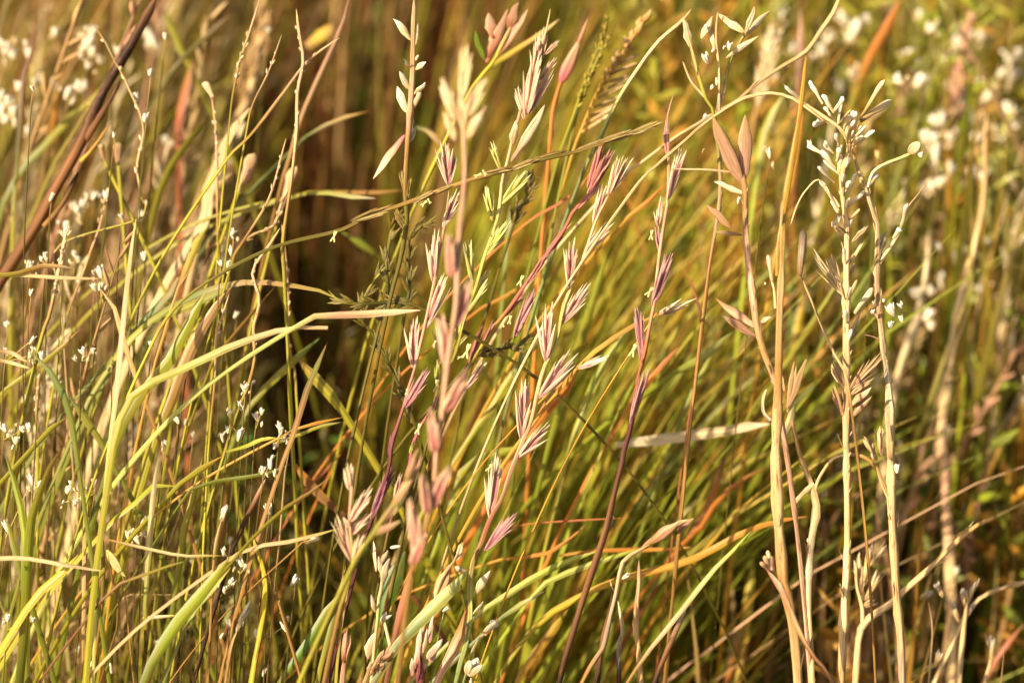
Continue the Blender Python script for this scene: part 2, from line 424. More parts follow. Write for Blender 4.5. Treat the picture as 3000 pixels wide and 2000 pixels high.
a = Plant('ryegrass_spike', 'slender mauve ryegrass spike rising from a dark maroon lower stem', 'ryegrass',
          '12:120,720 200,470 265,280 330,80 11:345,1500 385,1370 430,1230 470,1080 500,990 560,740 600,560 640,380 690,100 10:722,1500 742,1300',
          (22, 26, 26, 22, 22, 18, 14), ('maroon', 'maroon', lin((120, 66, 62)), 'ptan', 'ptan', 'ptan'), d=.668, group=RS)
a.spikelet('12:205,450 345,85', None, MAR, 8, .6)
a.spikelet('11:325,1570 378,1375', None, MAR, 7, .7)
a.spikelet('11:430,1255 592,985', None, PKD, 9, .75)
a.spikelet('11:495,970 512,635', '11:430,690', PKC, 8, .75)
a.spikelet('11:585,692 702,348', '11:757,408', PKC, 9, .75)
a.spikelet('11:632,375 652,45', '11:580,102', PKC, 9, .75)
a.spikelet('10:700,1565 802,1318', '10:838,1400', PKC, 8, .9)
a.spikelet('10:738,1282 702,985', '10:645,1022', PKC, 9, 1.3)
a.spikelet('10:745,1275 792,1065', None, PKC, 5, .9)
a.anther('11:450,1130', 50, 80)

a = Plant('ryegrass_spike', 'yellow green ryegrass spike with cream tips, no pink low down', 'ryegrass',
          '11:700,1100 790,850 820,740 860,590 930,400 985,200 10:1070,1530 1095,1380 1110,1230 1150,1100 1180,950 1225,800 1260,650 1310,450 1400,250 1440,60',
          (22, 24, 22, 22, 20, 16), ('olive', 'ygreen', 'pgreen', 'straw', 'ptan', 'straw'), d=.672, group=RS)
for st, g in (('11:815,745 845,600', None), ('11:862,592 1003,315', '11:1010,380'), ('11:905,375 870,95', '11:845,150'), ('11:983,203 1145,-30', None),
              ('10:1040,1520 1002,1285', '10:975,1330'), ('10:1095,1412 1288,1195', '10:1275,1250'), ('10:1095,1172 1042,988', '10:1015,1010')):
    a.spikelet(st, g, YGN, 8, .9)
a.bract('10:1168,1112 1412,728', 62, ('ptan', 'cream', 'cream'), 'leaf', .45)
a.bract('10:1180,1000 1195,830', 55, ('straw', 'cream'), 'leaf', .5)
for st in ('10:1265,830 1210,610', '10:1275,800 1345,380', '10:1290,790 1440,500', '10:1330,600 1350,260', '10:1360,560 1480,400', '10:1380,420 1400,190', '10:1400,380 1495,280'):
    a.spikelet(st, None, PKL, 6, .9)

a = Plant('ryegrass_spike', 'lone wiry ryegrass spike, dark brown stem with spikelets pressed close', 'ryegrass',
          '12:1505,1540 1560,1330 1660,1000 1760,700 1830,480 1880,260 1940,20 11:1945,1540 1995,1360 2040,1050 2080,900 2130,640 2152,540 2190,190 10:2232,1480 2248,1380 2255,1100 2245,830 2290,640',
          (40, 40, 38, 32, 28, 24, 22, 18, 14), ('dbrown', 'brown', 'brown', 'maroon', 'rust', 'ptan', 'ptan', 'ptan'), d=.664, knots=(.46, .56), group=RS)
a.spikelet('11:1992,1362 2102,995', None, PKD, 8, .55)
a.spikelet('11:2070,922 2047,560', '11:2082,600', PKD, 7, .6)
a.spikelet('11:2140,545 2268,185', None, PKD, 9, .65)
a.spikelet('11:2196,182 2172,-10', None, PKD, 7, .8)
a.spikelet('10:2180,1565 2207,1375', '10:2150,1450', PKC, 7, .8)
a.spikelet('10:2246,1385 2342,1040', '10:2300,1060', PKC, 9, .65)
a.spikelet('10:2252,1090 2235,840', None, PKD, 6, .6)
a.bract('12:1835,530 1870,415', 26, ('brown', 'white'), 'leaf', .4)
a.anther('11:2010,845', 105, 65); a.anther('11:2122,440', 85, 50); a.anther('11:2135,50', 80, 80)

a = Plant('ryegrass_spike', 'slanting dusky rose spike passing behind the open cream and pink one', 'ryegrass',
          '11:780,1160 870,970 940,860 1040,700 1150,560 1240,430 1400,200 1530,20 10:1600,1450 1690,1360 1790,1270',
          (24, 26, 24, 24, 20, 14), ('ochre', 'ygreen', 'rust', 'pink', 'rust', 'pink'), d=.676, group=RS)
for st in ('11:880,955 968,685', '11:960,850 1050,640', '11:1120,620 1262,440', '11:1270,400 1420,180', '11:1400,205 1560,-20', '10:1600,1455 1775,1285', '10:1690,1365 1860,1050', '10:1700,1300 1790,1010'):
    a.spikelet(st, None, (lin((124, 48, 48)), lin((178, 100, 88)), lin((212, 160, 130)), lin((190, 110, 90))), 7, .5)
a.spikelet('11:1190,765 1337,425', None, PKD, 7, .6)
a.spikelet('11:850,1120 990,925', None, PKC, 7, .7)
a.anther('11:1235,365', 90, 65); a.anther('11:1160,635', 70, 75); a.anther('11:1115,672', 30, 110); a.anther('11:865,850', 120, 70); a.anther('11:820,890', 60, 10)

a = Plant('ryegrass_spike', 'pink feathery spike hidden low behind the blurred rosy one, with dangling stamens', 'ryegrass',
          '12:300,640 350,420 400,260 470,60 11:490,1500 560,1340 630,1240 660,1120 700,1000 760,860 800,720', (18, 20, 18, 14), ('olive', 'mag', 'pink', 'ochre', 'ygreen'), d=.675, group=RS)
for st in ('12:340,430 455,215', '12:365,300 410,130', '11:470,1560 505,1470', '11:630,1260 670,1140', '11:655,1090 672,910', '11:720,960 650,700', '11:770,850 860,745', '11:790,760 800,640'):
    a.spikelet(st, None, PKC if random.random() < .5 else YGN, 7, .8)
a.anther('11:655,1090', 100, 80); a.anther('11:530,1385', 90, 70); a.anther('11:640,800', 60, 60)

a = Plant('ryegrass_spike', 'soft out of focus rosy spike close to the viewer, topped by broad buff bracts', 'ryegrass',
          '12:440,1100 480,800 560,560 640,180 11:650,1560 690,1290 720,1000 765,700 790,550 800,330 10:815,1560 838,1400 850,1150 842,900 835,700',
          (26, 28, 30, 34, 38, 34, 24), ('ochre', 'ochre', 'ptan', 'ptan', 'ptan', 'ptan', 'ptan', 'straw'), d=.585, group='blurred spikes close to the viewer')
for st in ('10:830,700 868,330', '10:865,820 985,545', '10:865,960 978,740', '10:805,840 692,550', '10:790,970 715,780', '10:850,900 820,650'):
    a.bract(st, 50, ('ptan', 'straw', 'cream', 'ptan'), 'leaf', .5); a.spikelet(st, None, (C('ptan'), C('straw'), C('cream'), C('straw')), 5, .9, 40)
for st in ('11:765,345 740,60', '11:790,690 885,360', '11:725,970 690,620', '11:700,1280 870,990', '11:650,1560 620,1270', '12:610,385 745,80', '12:600,400 560,150', '12:525,740 480,330', '12:490,760 570,560'):
    a.spikelet(st, None, BLU, 7, .7, 60)

a = Plant('ryegrass_spike', 'small blurred spike with rosy spikelets low beside the maroon stem', 'ryegrass',
          '12:-30,1150 10,1000 80,740 60,520 55,400 70,230 60,80', (24, 22, 20, 16), ('ochre', 'ygreen', 'ptan', 'ptan'), d=.628, group='blurred spikes close to the viewer')
for st in ('12:60,500 15,430', '12:55,470 195,235', '12:60,240 60,60', '12:62,240 30,90', '12:75,740 -30,430', '12:85,740 140,540', '12:60,560 190,400'):
    a.spikelet(st, None, PKL, 6, 1.1, 24)

a = Plant('ryegrass_spike', 'blurred olive pink spike leaning over the small rosy one', 'ryegrass',
          '12:60,800 180,600 300,420 400,290 520,100 11:560,1560', (30, 30, 34, 26), ('ygreen', 'ygreen', 'ptan', 'ptan'), d=.60, group='blurred spikes close to the viewer')
for st in ('12:200,560 405,440', '12:220,520 390,350', '12:330,380 480,170', '12:380,290 540,60', '12:450,200 520,-60'):
    a.bract(st, 46, ('ygreen', 'ptan', 'straw'), 'leaf', .5)

a = Plant('ryegrass_spike', 'long olive spike lying almost level across the pink ones', 'ryegrass',
          '01:1000,900 1200,560 1500,330 1900,130 2340,20 10:180,1490 360,1430 640,1330 900,1235 1170,1165 1400,1095 1600,1050 1800,985 2000,925 2185,855',
          (20, 22, 24, 26, 28, 24, 16), ('ygreen', 'olive', 'olive', 'ochre', 'olive', 'ochre'), d=.660, group='olive spikes')
for x0, y0, x1, y1 in ((330, 1445, 60, 1530), (640, 1330, 480, 1400), (760, 1290, 620, 1335), (1090, 1185, 880, 1235), (1160, 1170, 980, 1200), (1340, 1110, 1160, 1175), (1560, 1060, 1320, 1105), (1800, 985, 1600, 1050), (2000, 925, 1760, 985), (2190, 855, 1980, 930)):
    a.spikelet(f'10:{x1},{y1} {x0},{y0 - 12}', None, OLV, 9, .6, 27)
a.anther('10:940,1205', 60, 20); a.anther('10:985,1190', 50, 120); a.anther('10:570,1400', 60, 40); a.anther('10:605,1385', 45, 120); a.anther('01:2300,60', 90, 70)

a = Plant('ryegrass_spike', 'upright dry spike with small cream husks up its stem and one hanging husk', 'ryegrass',
          '11:330,520 400,250 440,30 10:452,1500 440,1300 448,1100 458,950 470,800 485,600 492,400 494,200 500,60 500,-20',
          (24, 28, 30, 34, 36, 36, 30, 28), ('olive', 'olive', 'olive', 'ochre', 'ptan', 'tan', 'straw'), d=.668, knots=(.62, .8), group='olive spikes')
for st, w in (('10:478,275 355,130', 46), ('10:512,310 535,155', 24), ('10:475,470 428,405', 26), ('10:508,420 535,378', 20), ('10:512,480 575,420', 34), ('10:468,615 395,490', 46),
              ('10:502,650 580,562', 36), ('10:450,772 372,605', 56), ('10:496,745 560,590', 40), ('10:470,930 500,810', 30), ('10:460,990 520,870', 30)):
    a.bract(st, w, ('straw', 'cream', 'white'), 'leaf', .45)
a.bract('10:435,930 212,1228', 46, ('pink', 'ptan', 'cream', 'cream'), 'leaf', .4)
for st in ('10:440,1340 405,1180', '10:455,1380 478,1230', '10:448,1560 365,1420', '11:440,20 370,-110'):
    a.spikelet(st, None, OLV, 6, .7)

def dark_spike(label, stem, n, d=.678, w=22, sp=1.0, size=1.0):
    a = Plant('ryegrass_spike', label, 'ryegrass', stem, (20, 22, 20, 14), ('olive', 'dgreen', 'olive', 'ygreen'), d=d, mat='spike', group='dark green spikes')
    P = a.P[int(len(a.P) * a.f0):]; L = px2m(150, d) * size
    for k in range(n):
        i = int((k + .3) / n * (len(P) - 2)); T = nrm(P[i + 1] - P[i]); sgn = 1 if k % 2 else -1
        sd = nrm(np.cross(T, TOCAM)) * sgn; dr = nrm(T + sd * .36 * sp + TOCAM * random.uniform(-.25, .35))
        b = P[i]; e2 = b + dr * L * random.uniform(.8, 1.2); mb = MB(); up = np.cross(dr, sd)
        for q in range(8):
            o = b + dr * L * .4 * q / 8; ss = 1 if q % 2 else -1
            lance(mb, o, o + nrm(dr + sd * ss * .2 + up * random.uniform(-.15, .15)) * L * .55, px2m(24, d), .6, (DOL[0], DOL[1], DOL[2]), 'lemma', DOL[3], sd, .05 * ss, 6, 7, .2)
        mb.build('spikelet', M['spike'], a.e, a.o)
    return a
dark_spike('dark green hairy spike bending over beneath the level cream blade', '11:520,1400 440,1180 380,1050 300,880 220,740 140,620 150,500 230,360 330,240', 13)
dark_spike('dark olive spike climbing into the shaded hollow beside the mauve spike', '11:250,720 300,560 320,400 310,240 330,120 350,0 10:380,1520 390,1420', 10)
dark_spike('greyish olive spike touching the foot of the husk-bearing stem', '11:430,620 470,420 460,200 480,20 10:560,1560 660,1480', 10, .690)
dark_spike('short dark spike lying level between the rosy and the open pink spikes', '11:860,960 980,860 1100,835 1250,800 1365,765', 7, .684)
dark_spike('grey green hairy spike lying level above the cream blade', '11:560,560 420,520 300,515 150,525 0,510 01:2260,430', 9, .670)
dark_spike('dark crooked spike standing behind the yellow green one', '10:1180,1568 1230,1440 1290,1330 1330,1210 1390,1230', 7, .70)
# ================================================================ bleached stalks on the sunny side
FG = 'dry stalks standing in a row'
a = Plant('dry_stalk', 'brown-pink dead stalk with two broad papery bracts at its fork', 'dry stalk',
          '21:660,1180 640,1080 600,960 560,860 510,670 485,480 460,300 440,100 20:432,1540 430,1320 400,1180 340,1080 300,1000', (34, 36, 40, 42, 44, 40, 30), ('ptan', 'ochre', 'ptan', 'ptan', 'ochre', 'ptan'), d=.652, knots=(.5,), group=FG)
a.fray(16, 120, 14, ('ptan', 'tan', 'straw')); a.seeds(30, .1, .97, 15, 60, ('ochre', 'ptan', 'straw'), spread=.35, prof='leaf')
a.bract('20:410,1260 175,810', 86, ('ptan', 'ptan', 'tan'), 'leaf', .25, None, 'husk', 'bract', .05)
a.bract('20:425,1230 455,790', 96, ('ptan', 'ptan', 'tan'), 'leaf', .25, None, 'husk', 'bract', -.04)
a.bract('20:410,1215 325,985', 44, ('tan', 'straw'), 'leaf', .4)
a.bract('20:420,1330 215,1260', 44, ('straw', 'cream'), 'leaf', .4)
a.bract('21:500,685 225,485', 52, ('ptan', 'ptan', 'ochre'), 'leaf', .35)
a.bract('21:502,745 270,620', 48, ('ptan', 'ptan', 'ptan'), 'leaf', .35)
a.bract('21:535,650 608,615', 32, ('ptan', 'cream'), 'leaf', .5); a.bract('21:480,650 410,610', 28, ('ptan', 'cream'), 'leaf', .5)
a.bract('20:330,1568 165,1415', 50, ('ochre', 'ptan'), 'leaf', .35); a.bract('21:410,50 225,25', 30, ('ptan', 'straw'), 'leaf', .4)
a.branch('20:360,1190 200,1170 0,1165 10:2260,1165', 14, ('ptan', 'straw'))
a.bead('20:385,1380', 30, 50); a.bead('20:140,1040', 14, 40, ('gold', 'cream'))

a = Plant('dry_stalk', 'thick golden tan stalk with a dark side and a raised pale joint', 'dry stalk',
          '22:790,1530 760,1180 715,960 690,850 680,700 658,430 640,0 21:640,1560 655,1200 662,900 668,600 680,300 692,0 20:690,1500 730,1270 775,1000 805,800 830,600 850,380',
          (56, 62, 68, 70, 66, 54, 40, 36, 34, 30, 26), ('tan', 'ochre', 'tan', 'tan', 'ochre', 'tan', 'gold', 'gold', 'gold'), d=.648, knots=(.12, .27, .42, .63), rough=.08, group=FG)
a.fray(16, 170, 16, ('tan', 'straw', 'tan'), .0, .7)
a.branch('21:650,330 655,150 675,0 20:690,1420', 22, ('gold', 'straw'))
a.bract('21:615,370 585,185', 34, ('straw', 'cream'), 'club', .8); a.bead('21:568,385', 16, 18)
a.branch('21:640,560 630,430 612,360', 18, ('tan', 'straw'))

a = Plant('twig', 'thin dark-veined twig ending in a clutch of pinkish buds against the golden stalk', 'twig',
          '22:1030,1550 900,1380 800,1200 700,950 640,860 575,780', (30, 30, 32, 34, 36), ('dbrown', 'brown', 'tan', 'ptan', 'ptan'), d=.640, knots=(.8,))
for st in ('22:600,800 540,730', '22:600,790 560,690', '22:615,790 575,655', '22:630,800 610,690'): a.bract(st, 26, ('ptan', 'ptan', 'straw'), 'club', .8)
a = Plant('dry_stalk', 'pale cut stalk standing stiffly at the very bottom beside the dark twig', 'dry stalk', '22:795,1560 790,1380 780,1200', (60, 56, 50), ('straw', 'cream'), d=.652, group=FG)

a = Plant('flower_stalk', 'cream stalk crowned with a bush of finger-shaped downy buds', 'flower stalk',
          '22:1095,1540 1105,1250 1115,1000 1130,800 1135,500 1130,0 21:1125,1500 1128,1200 1130,900 1128,500 1130,200 1132,0 20:1125,1500 1100,1330 1095,1180 1150,1010 1090,890 1000,820 850,720 690,575',
          (48, 48, 46, 42, 40, 42, 44, 40, 36, 30, 24, 16), ('tan', 'straw', 'tan', 'straw', 'tan', 'straw', 'straw', 'tan', 'straw', 'tan'), d=.664, knots=(.08, .2, .33, .42, .5, .6, .72), group='downy flower stalks')
a.fray(26, 110, 15, ('tan', 'straw', 'cream'), .1, .8, .22); a.seeds(34, .3, .9, 16, 70, ('tan', 'ptan', 'cream'), spread=.4, prof='leaf')
for st in ('20:965,715 868,555', '20:1040,775 972,645', '20:1045,760 1112,668', '20:1108,895 1145,788', '20:1185,905 1200,762', '20:1190,1005 1328,905', '20:1195,965 1250,872', '20:970,840 895,850',
           '20:1040,1055 975,985', '20:960,1060 865,985', '20:1050,1160 945,1040', '20:1045,1255 932,1148', '20:1075,1190 1080,1060', '20:1108,1180 1150,1080', '20:1140,1335 1192,1188', '20:1080,1425 938,1240',
           '20:1070,1465 1020,1375', '20:1140,1425 1242,1310', '20:1080,1010 1048,920', '20:1020,800 975,740', '20:1150,1010 1110,930', '20:1170,1000 1235,930', '20:1060,1110 1090,1020', '20:1115,1330 1150,1240', '20:860,720 700,590'):
    a.finger(st, random.choice((26, 30, 34)), out=.005)
a.finger('20:1230,800 1398,555', 34, ('ochre', 'straw', 'cream')); a.finger('20:1225,830 1445,690', 46, ('ochre', 'straw', 'cream'))
a.branch('20:1150,1010 1190,900 1230,815 1250,790', 14, ('tan', 'ochre'))
for k in range(34):
    i = int(len(a.P) * random.uniform(.80, .965)); v = (a.P[i] - EYE); z = v @ FWD; x = ((v @ RGT / z) / .36 + .5) * 3000; y = (.5 - (v @ UPV / z) / .23976) * 2000
    x, y = (x - 2000) * 2.351, y * 2.351; an = random.uniform(.75, 2.4); q = random.uniform(90, 180)
    a.finger(f'20:{x:.0f},{y:.0f} {x + math.cos(an) * q:.0f},{y - math.sin(an) * q:.0f}', random.choice((18, 22, 26)), random.choice((('straw', 'cream', 'white'), ('ochre', 'straw', 'cream'), ('brown', 'tan', 'straw'))), out=.008)
for x in ('20:930,840', '20:1085,1010', '20:985,995', '20:875,985', '20:1075,1510', '20:1040,1540'): a.bead(x, 40, 50)
a.branch('20:1075,1450 1000,1330 935,1238 850,1310 790,1410 740,1560', 13, ('straw', 'straw'))
for st, w in (('21:1105,465 905,165', 62), ('21:1100,380 1010,200', 44), ('21:1165,100 1275,-10', 56), ('21:1160,230 1235,105', 34), ('21:1120,290 1115,150', 46), ('21:1110,60 1035,-20', 26)):
    a.bract(st, w * .6, ('straw', 'straw', 'cream'), 'leaf', .35); a.spikelet(st, None, (C('tan'), C('straw'), C('cream'), C('cream')), 4, .8, w * .32, None, 'husk')
a.branch('21:1150,760 1190,660 1230,560', 18, ('straw', 'straw')); a.bract('21:1185,590 1300,405', 44, ('straw', 'cream', 'cream'), 'club', .7)
for st, w in (('21:1120,1110 1035,930', 84), ('21:1160,1150 1300,1040', 64), ('21:1160,1230 1290,1090', 60), ('21:1165,1310 1295,1155', 60), ('21:1115,1310 1030,1090', 40), ('21:1150,1120 1360,880', 56)):
    a.bract(st, w * .62, ('ptan', 'ptan', 'straw'), 'leaf', .35); a.spikelet(st, None, (C('ptan'), C('ptan'), C('straw'), C('straw')), 4, .9, w * .34, None, 'husk')

a = Plant('flower_stalk', 'white-streaked stalk with a round white bud cluster halfway up and a bent side shoot', 'flower stalk',
          '22:1510,1540 1495,1200 1478,1050 1450,600 1435,300 1435,0 21:1430,1560 1425,1250 1405,1000 1385,850 1365,680 1340,400 1342,0 20:1335,1540 1270,1330 1210,1180 1175,1050 1150,990',
          (40, 44, 48, 46, 60, 58, 44, 36, 34, 30, 24, 20), ('ptan', 'tan', 'tan', 'straw', 'tan', 'cream', 'tan', 'straw', 'straw', 'tan'), d=.668, knots=(.1, .22, .36, .5, .62, .76), group='downy flower stalks')
a.fray(24, 130, 16, ('tan', 'straw', 'cream'), 0, .95, .18); a.seeds(26, .25, .97, 16, 60, ('tan', 'ptan', 'cream'), spread=.4, prof='leaf')
a.branch('21:1352,250 1410,160 1470,70 1500,20', (26, 20), ('straw', 'cream')); a.branch('20:1500,1550 1550,1430 1620,1340 1690,1250', 12, ('straw', 'tan'))
a.finger('21:1455,70 1505,0', 40); a.finger('20:1505,1565 1560,1400', 34); a.bract('21:1350,190 1385,15', 40, ('straw', 'cream'), 'leaf', .5)
a.branch('20:1275,1290 1305,1200 1350,1155 1420,1120 1500,1090 1570,1060', (22, 26), ('cream', 'pgreen')); a.finger('20:1275,1280 1330,1180', 52); a.bract('20:1560,1060 1630,975', 70, ('straw', 'cream'), 'bud', .8); a.bead('20:1640,1060', 50, 50)
for x, w in (('21:1430,560', 92), ('21:1502,535', 42), ('21:1508,625', 50), ('21:1425,668', 52), ('21:1330,520', 50), ('21:1310,580', 36), ('21:1385,500', 26), ('22:1475,90', 56)): a.bead(x, w, w * 1.15)
a.branch('21:1365,640 1330,600 1290,560', 26, ('ptan', 'brown')); a.branch('21:1370,775 1310,750 1255,738', 10, ('ptan', 'ptan'))
a.branch('22:1420,290 1375,190 1330,80 1245,10 1150,-5 1050,15 1000,60', (28, 22), ('tan', 'ochre', 'straw'))
for st in ('22:1340,40 1290,-40 ', '21:1370,1568 1340,1380', '21:1330,1568 1230,1440', '21:1350,1500 1380,1370', '21:1310,1560 1300,1480'): a.cluster(st, 56, ('ptan', 'straw', 'cream'), 5, 'husk')

a = Plant('dry_stalk', 'tall blurred tan stalk with a soft swollen joint, standing apart', 'dry stalk',
          '22:1850,1540 1850,1100 1835,700 1815,350 1800,0 21:1782,1540 1790,1300 1830,1050 1860,800 1890,600 1945,380 2000,180 2035,0 20:2055,1500 2085,1200 2080,950 2100,780',
          (78, 74, 66, 60, 54, 50, 44, 36, 30), ('straw', 'straw', 'ptan', 'straw', 'straw', 'tan', 'tan'), d=.80, knots=(.5, .72), group='blurred stalks behind')
a.fray(10, 150, 22, ('tan', 'straw'))
for x in ('22:1885,795',): a.bead(x, 50, 60)
a = Plant('dry_stalk', 'paler blurred stalk leaning towards the swollen-jointed one', 'dry stalk',
          '21:1390,1700 1440,1200 1500,950 1560,780 1620,600 1680,300 1700,0', (60, 56, 50, 44, 36), ('straw', 'straw', 'cream', 'straw'), d=.82, group='blurred stalks behind')
for x, w in (('21:1610,450', 78), ('21:1712,435', 68), ('21:1690,600', 86), ('21:1710,670', 60), ('21:1760,130', 60)): a.bead(x, w, w * 1.2)
a = Plant('dry_stalk', 'bent straw shoot crossing behind the bud-topped stalks near the bottom', 'dry stalk',
          '22:1195,1540 1215,1260 1250,1160 1330,1090 1440,1020 1530,930 1680,800 1800,680 1950,540 2100,430', (44, 44, 40, 34, 30), ('straw', 'straw', 'tan', 'ochre'), d=.70, group=FG)
a.fray(8, 110, 14)
a.branch('22:1240,1160 1235,1040 1200,900 1195,760', 26, ('straw', 'tan'))
for st in ('22:1230,960 1210,640', '22:1250,900 1290,600', '22:1255,1000 1370,800', '22:1230,860 1180,740', '22:1290,760 1420,600', '22:1240,1040 1330,990'): a.cluster(st, 66, ('tan', 'straw', 'cream'), 6, 'husk')

a = Plant('twig', 'slim curved twig with a dark dry seed pod at its tip', 'twig', '21:1170,1300 1120,1000 1050,880 960,680 900,530 840,390 808,310', (18, 18, 18, 16), ('ochre', 'straw', 'ochre'), d=.66)
a.bract('21:806,330 815,0', 46, ('brown', 'grey', 'dbrown'), 'finger', .7, None, 'dry', 'pod')
a = Plant('dry_stalk', 'jointed bleached stem with knuckles that leans on a dark forked twig', 'dry stalk',
          '22:890,1540 880,1250 868,1000 872,800 882,640 905,480 925,370 890,210 810,0 21:780,1450 740,1270', (44, 40, 38, 36, 40, 44, 34, 28, 24), ('straw', 'straw', 'cream', 'straw', 'tan', 'ochre'), d=.672, knots=(.4, .5, .58, .66), group=FG)
a.fray(16, 110, 14)
a.bead('22:872,590', 36, 44); a.branch('22:880,700 855,650 845,600', 14, ('ptan', 'brown'))
a.branch('22:905,300 930,180 1000,60 1050,20', 24, ('straw', 'tan')); a.branch('22:900,200 830,260 760,340 ', 40, ('straw', 'tan'))
for st, w in (('21:720,1270 800,950', 34), ('21:720,1250 780,920', 26), ('21:730,1230 880,880', 44), ('21:700,1130 690,1020', 20)): a.bract(st, w, ('ptan', 'tan', 'straw'), 'leaf', .4)
a.branch('21:610,1330 560,1270 555,1180 580,1110', 26, ('grey', 'straw')); a.bract('21:700,1440 790,1230', 64, ('sage', 'straw', 'sage'), 'leaf', .3)

a = Plant('dry_stalk', 'arching straw stem sweeping up from the seeded green plant towards a faded tip', 'dry stalk',
          '10:1900,1250 2080,1110 2240,990 20:0,915 110,850 200,790 380,690 500,585 680,460 850,355 960,200 1045,75 1090,-60', (20, 20, 20, 22, 26, 30), ('straw', 'straw', 'tan', 'tan', 'tan'), d=.70)
a.fray(5, 90, 9)
a = Plant('dry_stalk', 'low arching straw stem that dips into the head of the downy bud stalk', 'dry stalk',
          '10:2000,1320 2180,1130 20:0,980 160,840 380,695 500,655 620,640 750,672 860,745 950,815 1020,860', (18, 20, 22, 20, 16), ('straw', 'tan', 'straw', 'straw'), d=.663)

a = Plant('weed', 'branching green-stemmed weed with a few white buds, dry pods at its top', 'weed',
          '21:180,300 20:260,1300 215,790 170,700 110,520 60,330 0,160', (26, 28, 28, 26, 20), ('ochre', 'ptan', 'green', 'ygreen', 'straw'), d=.672)
a.fray(14, 120, 12, ('straw', 'tan', 'cream'), .1, .98, .3)
a.branch('20:230,780 280,640 310,480 350,370 420,250 520,130 600,90', (26, 18), ('ptan', 'green', 'straw')); a.branch('20:250,760 250,480 230,260 240,80', 20, ('ptan', 'straw', 'tan')); a.branch('20:165,680 60,560 0,420', 18, ('straw', 'tan'))
for st, w in (('20:130,265 195,110', 44), ('20:420,220 250,90', 56), ('20:430,230 500,40', 44), ('20:430,240 610,80', 40), ('20:300,400 520,240', 40), ('20:60,330 -10,120', 52), ('20:215,340 205,180', 30)): a.bract(st, w, ('straw', 'cream', 'straw'), 'leaf', .5)
for x, w in (('20:160,400', 66), ('20:325,315', 50), ('20:285,325', 26), ('20:210,345', 28), ('20:240,560', 44), ('20:200,600', 30), ('20:155,800', 40), ('20:160,180', 30)): a.bead(x, w, w * 1.25)

EX = 'low dry tufts along the bottom'
for lab, stem, w, seeds in (('straw tuft with a pointed white bud at the lower corner of the dry stalks', '22:2080,1560 2120,1420 2125,1300', 24, (('22:2130,1420 2120,1220', 66),)),
                            ('small dry tuft of splayed pods at the foot of the tall blurred stalk', '22:1900,1560 1930,1250 1960,1000', 44, (('22:1960,1030 2030,840', 40), ('22:1950,1060 1920,900', 44), ('22:1970,1000 1930,920', 34), ('22:1900,1150 1840,980', 40), ('22:1940,1130 2010,1010', 40))),
                            ('tiny white bud on a hair-thin stalk beside the tall blurred stalk', '22:1700,1500 1720,1200 1690,1000', 12, (('22:1630,985 1725,930', 50), ('22:1790,980 1740,870', 40), ('22:1740,1430 1775,1340', 44)))):
    a = Plant('dry_tuft', lab, 'dry tuft', stem, (w, w * .8, w * .5), ('straw', 'tan'), d=.70 + random.uniform(0, .03), group=EX)
    for st, ww in seeds: a.cluster(st, ww * 1.15, ('tan', 'straw', 'white'), 6)
a.e['label'] = 'hair-thin stalk with white buds beside the tall blurred stalk'
a = Plant('dry_stalk', 'bare branching straw twig pointing off towards the frame edge above a white bud', 'dry stalk', '22:1880,1250 2000,1030 2110,950 2230,905 2345,880 2420,830', (30, 30, 26), ('straw', 'tan'), d=.72, knots=(.8,))

# feathery heads blurred behind the stalks
for lab, st, pal, n in (('pinkish feathery head blurred high behind the downy buds', '20:1830,1250 1860,900 1910,600 1960,330 1985,60', ('ptan', 'ptan', lin((206, 140, 122))), 46),
                        ('buff feathery head blurred low between the two tallest stalks', '21:1420,1400 1500,1080 1580,820 1650,640', ('tan', 'straw', 'straw'), 34),
                        ('straw feathery head blurred beside the swollen-jointed stalk', '21:2060,1500 2140,1150 2210,850 2260,600', ('tan', 'straw', 'cream'), 34),
                        ('cream feathery head blurred behind the arching straw stems', '20:480,900 540,620 590,400 650,150', ('straw', 'cream', 'cream'), 34),
                        ('small buff feathery head blurred under the bent straw shoot', '22:1640,1350 1600,1000 1640,700 1700,420', ('tan', 'tan', 'straw'), 30)):
    a = Plant('grass_plume', lab, 'grass head', st, (24, 22, 16), ('ochre', 'tan', 'straw'), d=random.uniform(.82, .9), group='feathery heads blurred behind')
    a.seeds(n, .35, .99, 34, 110, pal, spread=.55, prof='leaf')
# ================================================================ blades and straws one can tell apart
GB = 'grass blades'
B = grass
# --- middle and lower middle
B('fat orange brown blade standing at the foot of the pink spikes', '12:360,1300 420,1050 470,870 505,740', 66, ('brown', 'rust', 'ochre'), .672, mat='straw', ang=.1)
B('olive blade with frayed white edges slanting up beside the white bracts', '12:330,1390 440,1250 560,1120 750,930 885,780', 74, ('olive', 'sage', 'pgreen', 'sage'), .655, ang=.3, edge='pgreen')
B('wide pinkish tan blade at the bottom between the bract plant and the white scale', '12:670,1530 770,1330 850,1150 880,1000', 88, ('ptan', 'ptan', 'ochre', 'rust'), .668, mat='straw', ang=.1)
B('broad dark green blade behind the white bracts', '12:300,1080 350,880 440,660', 110, ('bgreen', 'bgreen', 'sage'), .70, ang=.2)
B('upper of two pale green blades arching from the white bracts towards the wiry spike', '12:930,1110 1150,955 1350,830 1560,730 1780,655', 46, ('pgreen', 'pgreen', 'lime', 'pgreen'), .685, ang=.2)
B('short pale blade lying just under the two long pale green blades', '12:1110,1110 1250,1020 1395,935', 44, ('sage', 'pgreen', 'cream'), .683, ang=.1)
B('lower pale green blade with a broken cream tip', '12:1290,1000 1400,880 1600,790 1900,690 2060,640', 40, ('lime', 'pgreen', 'lime'), .692, ang=.3)
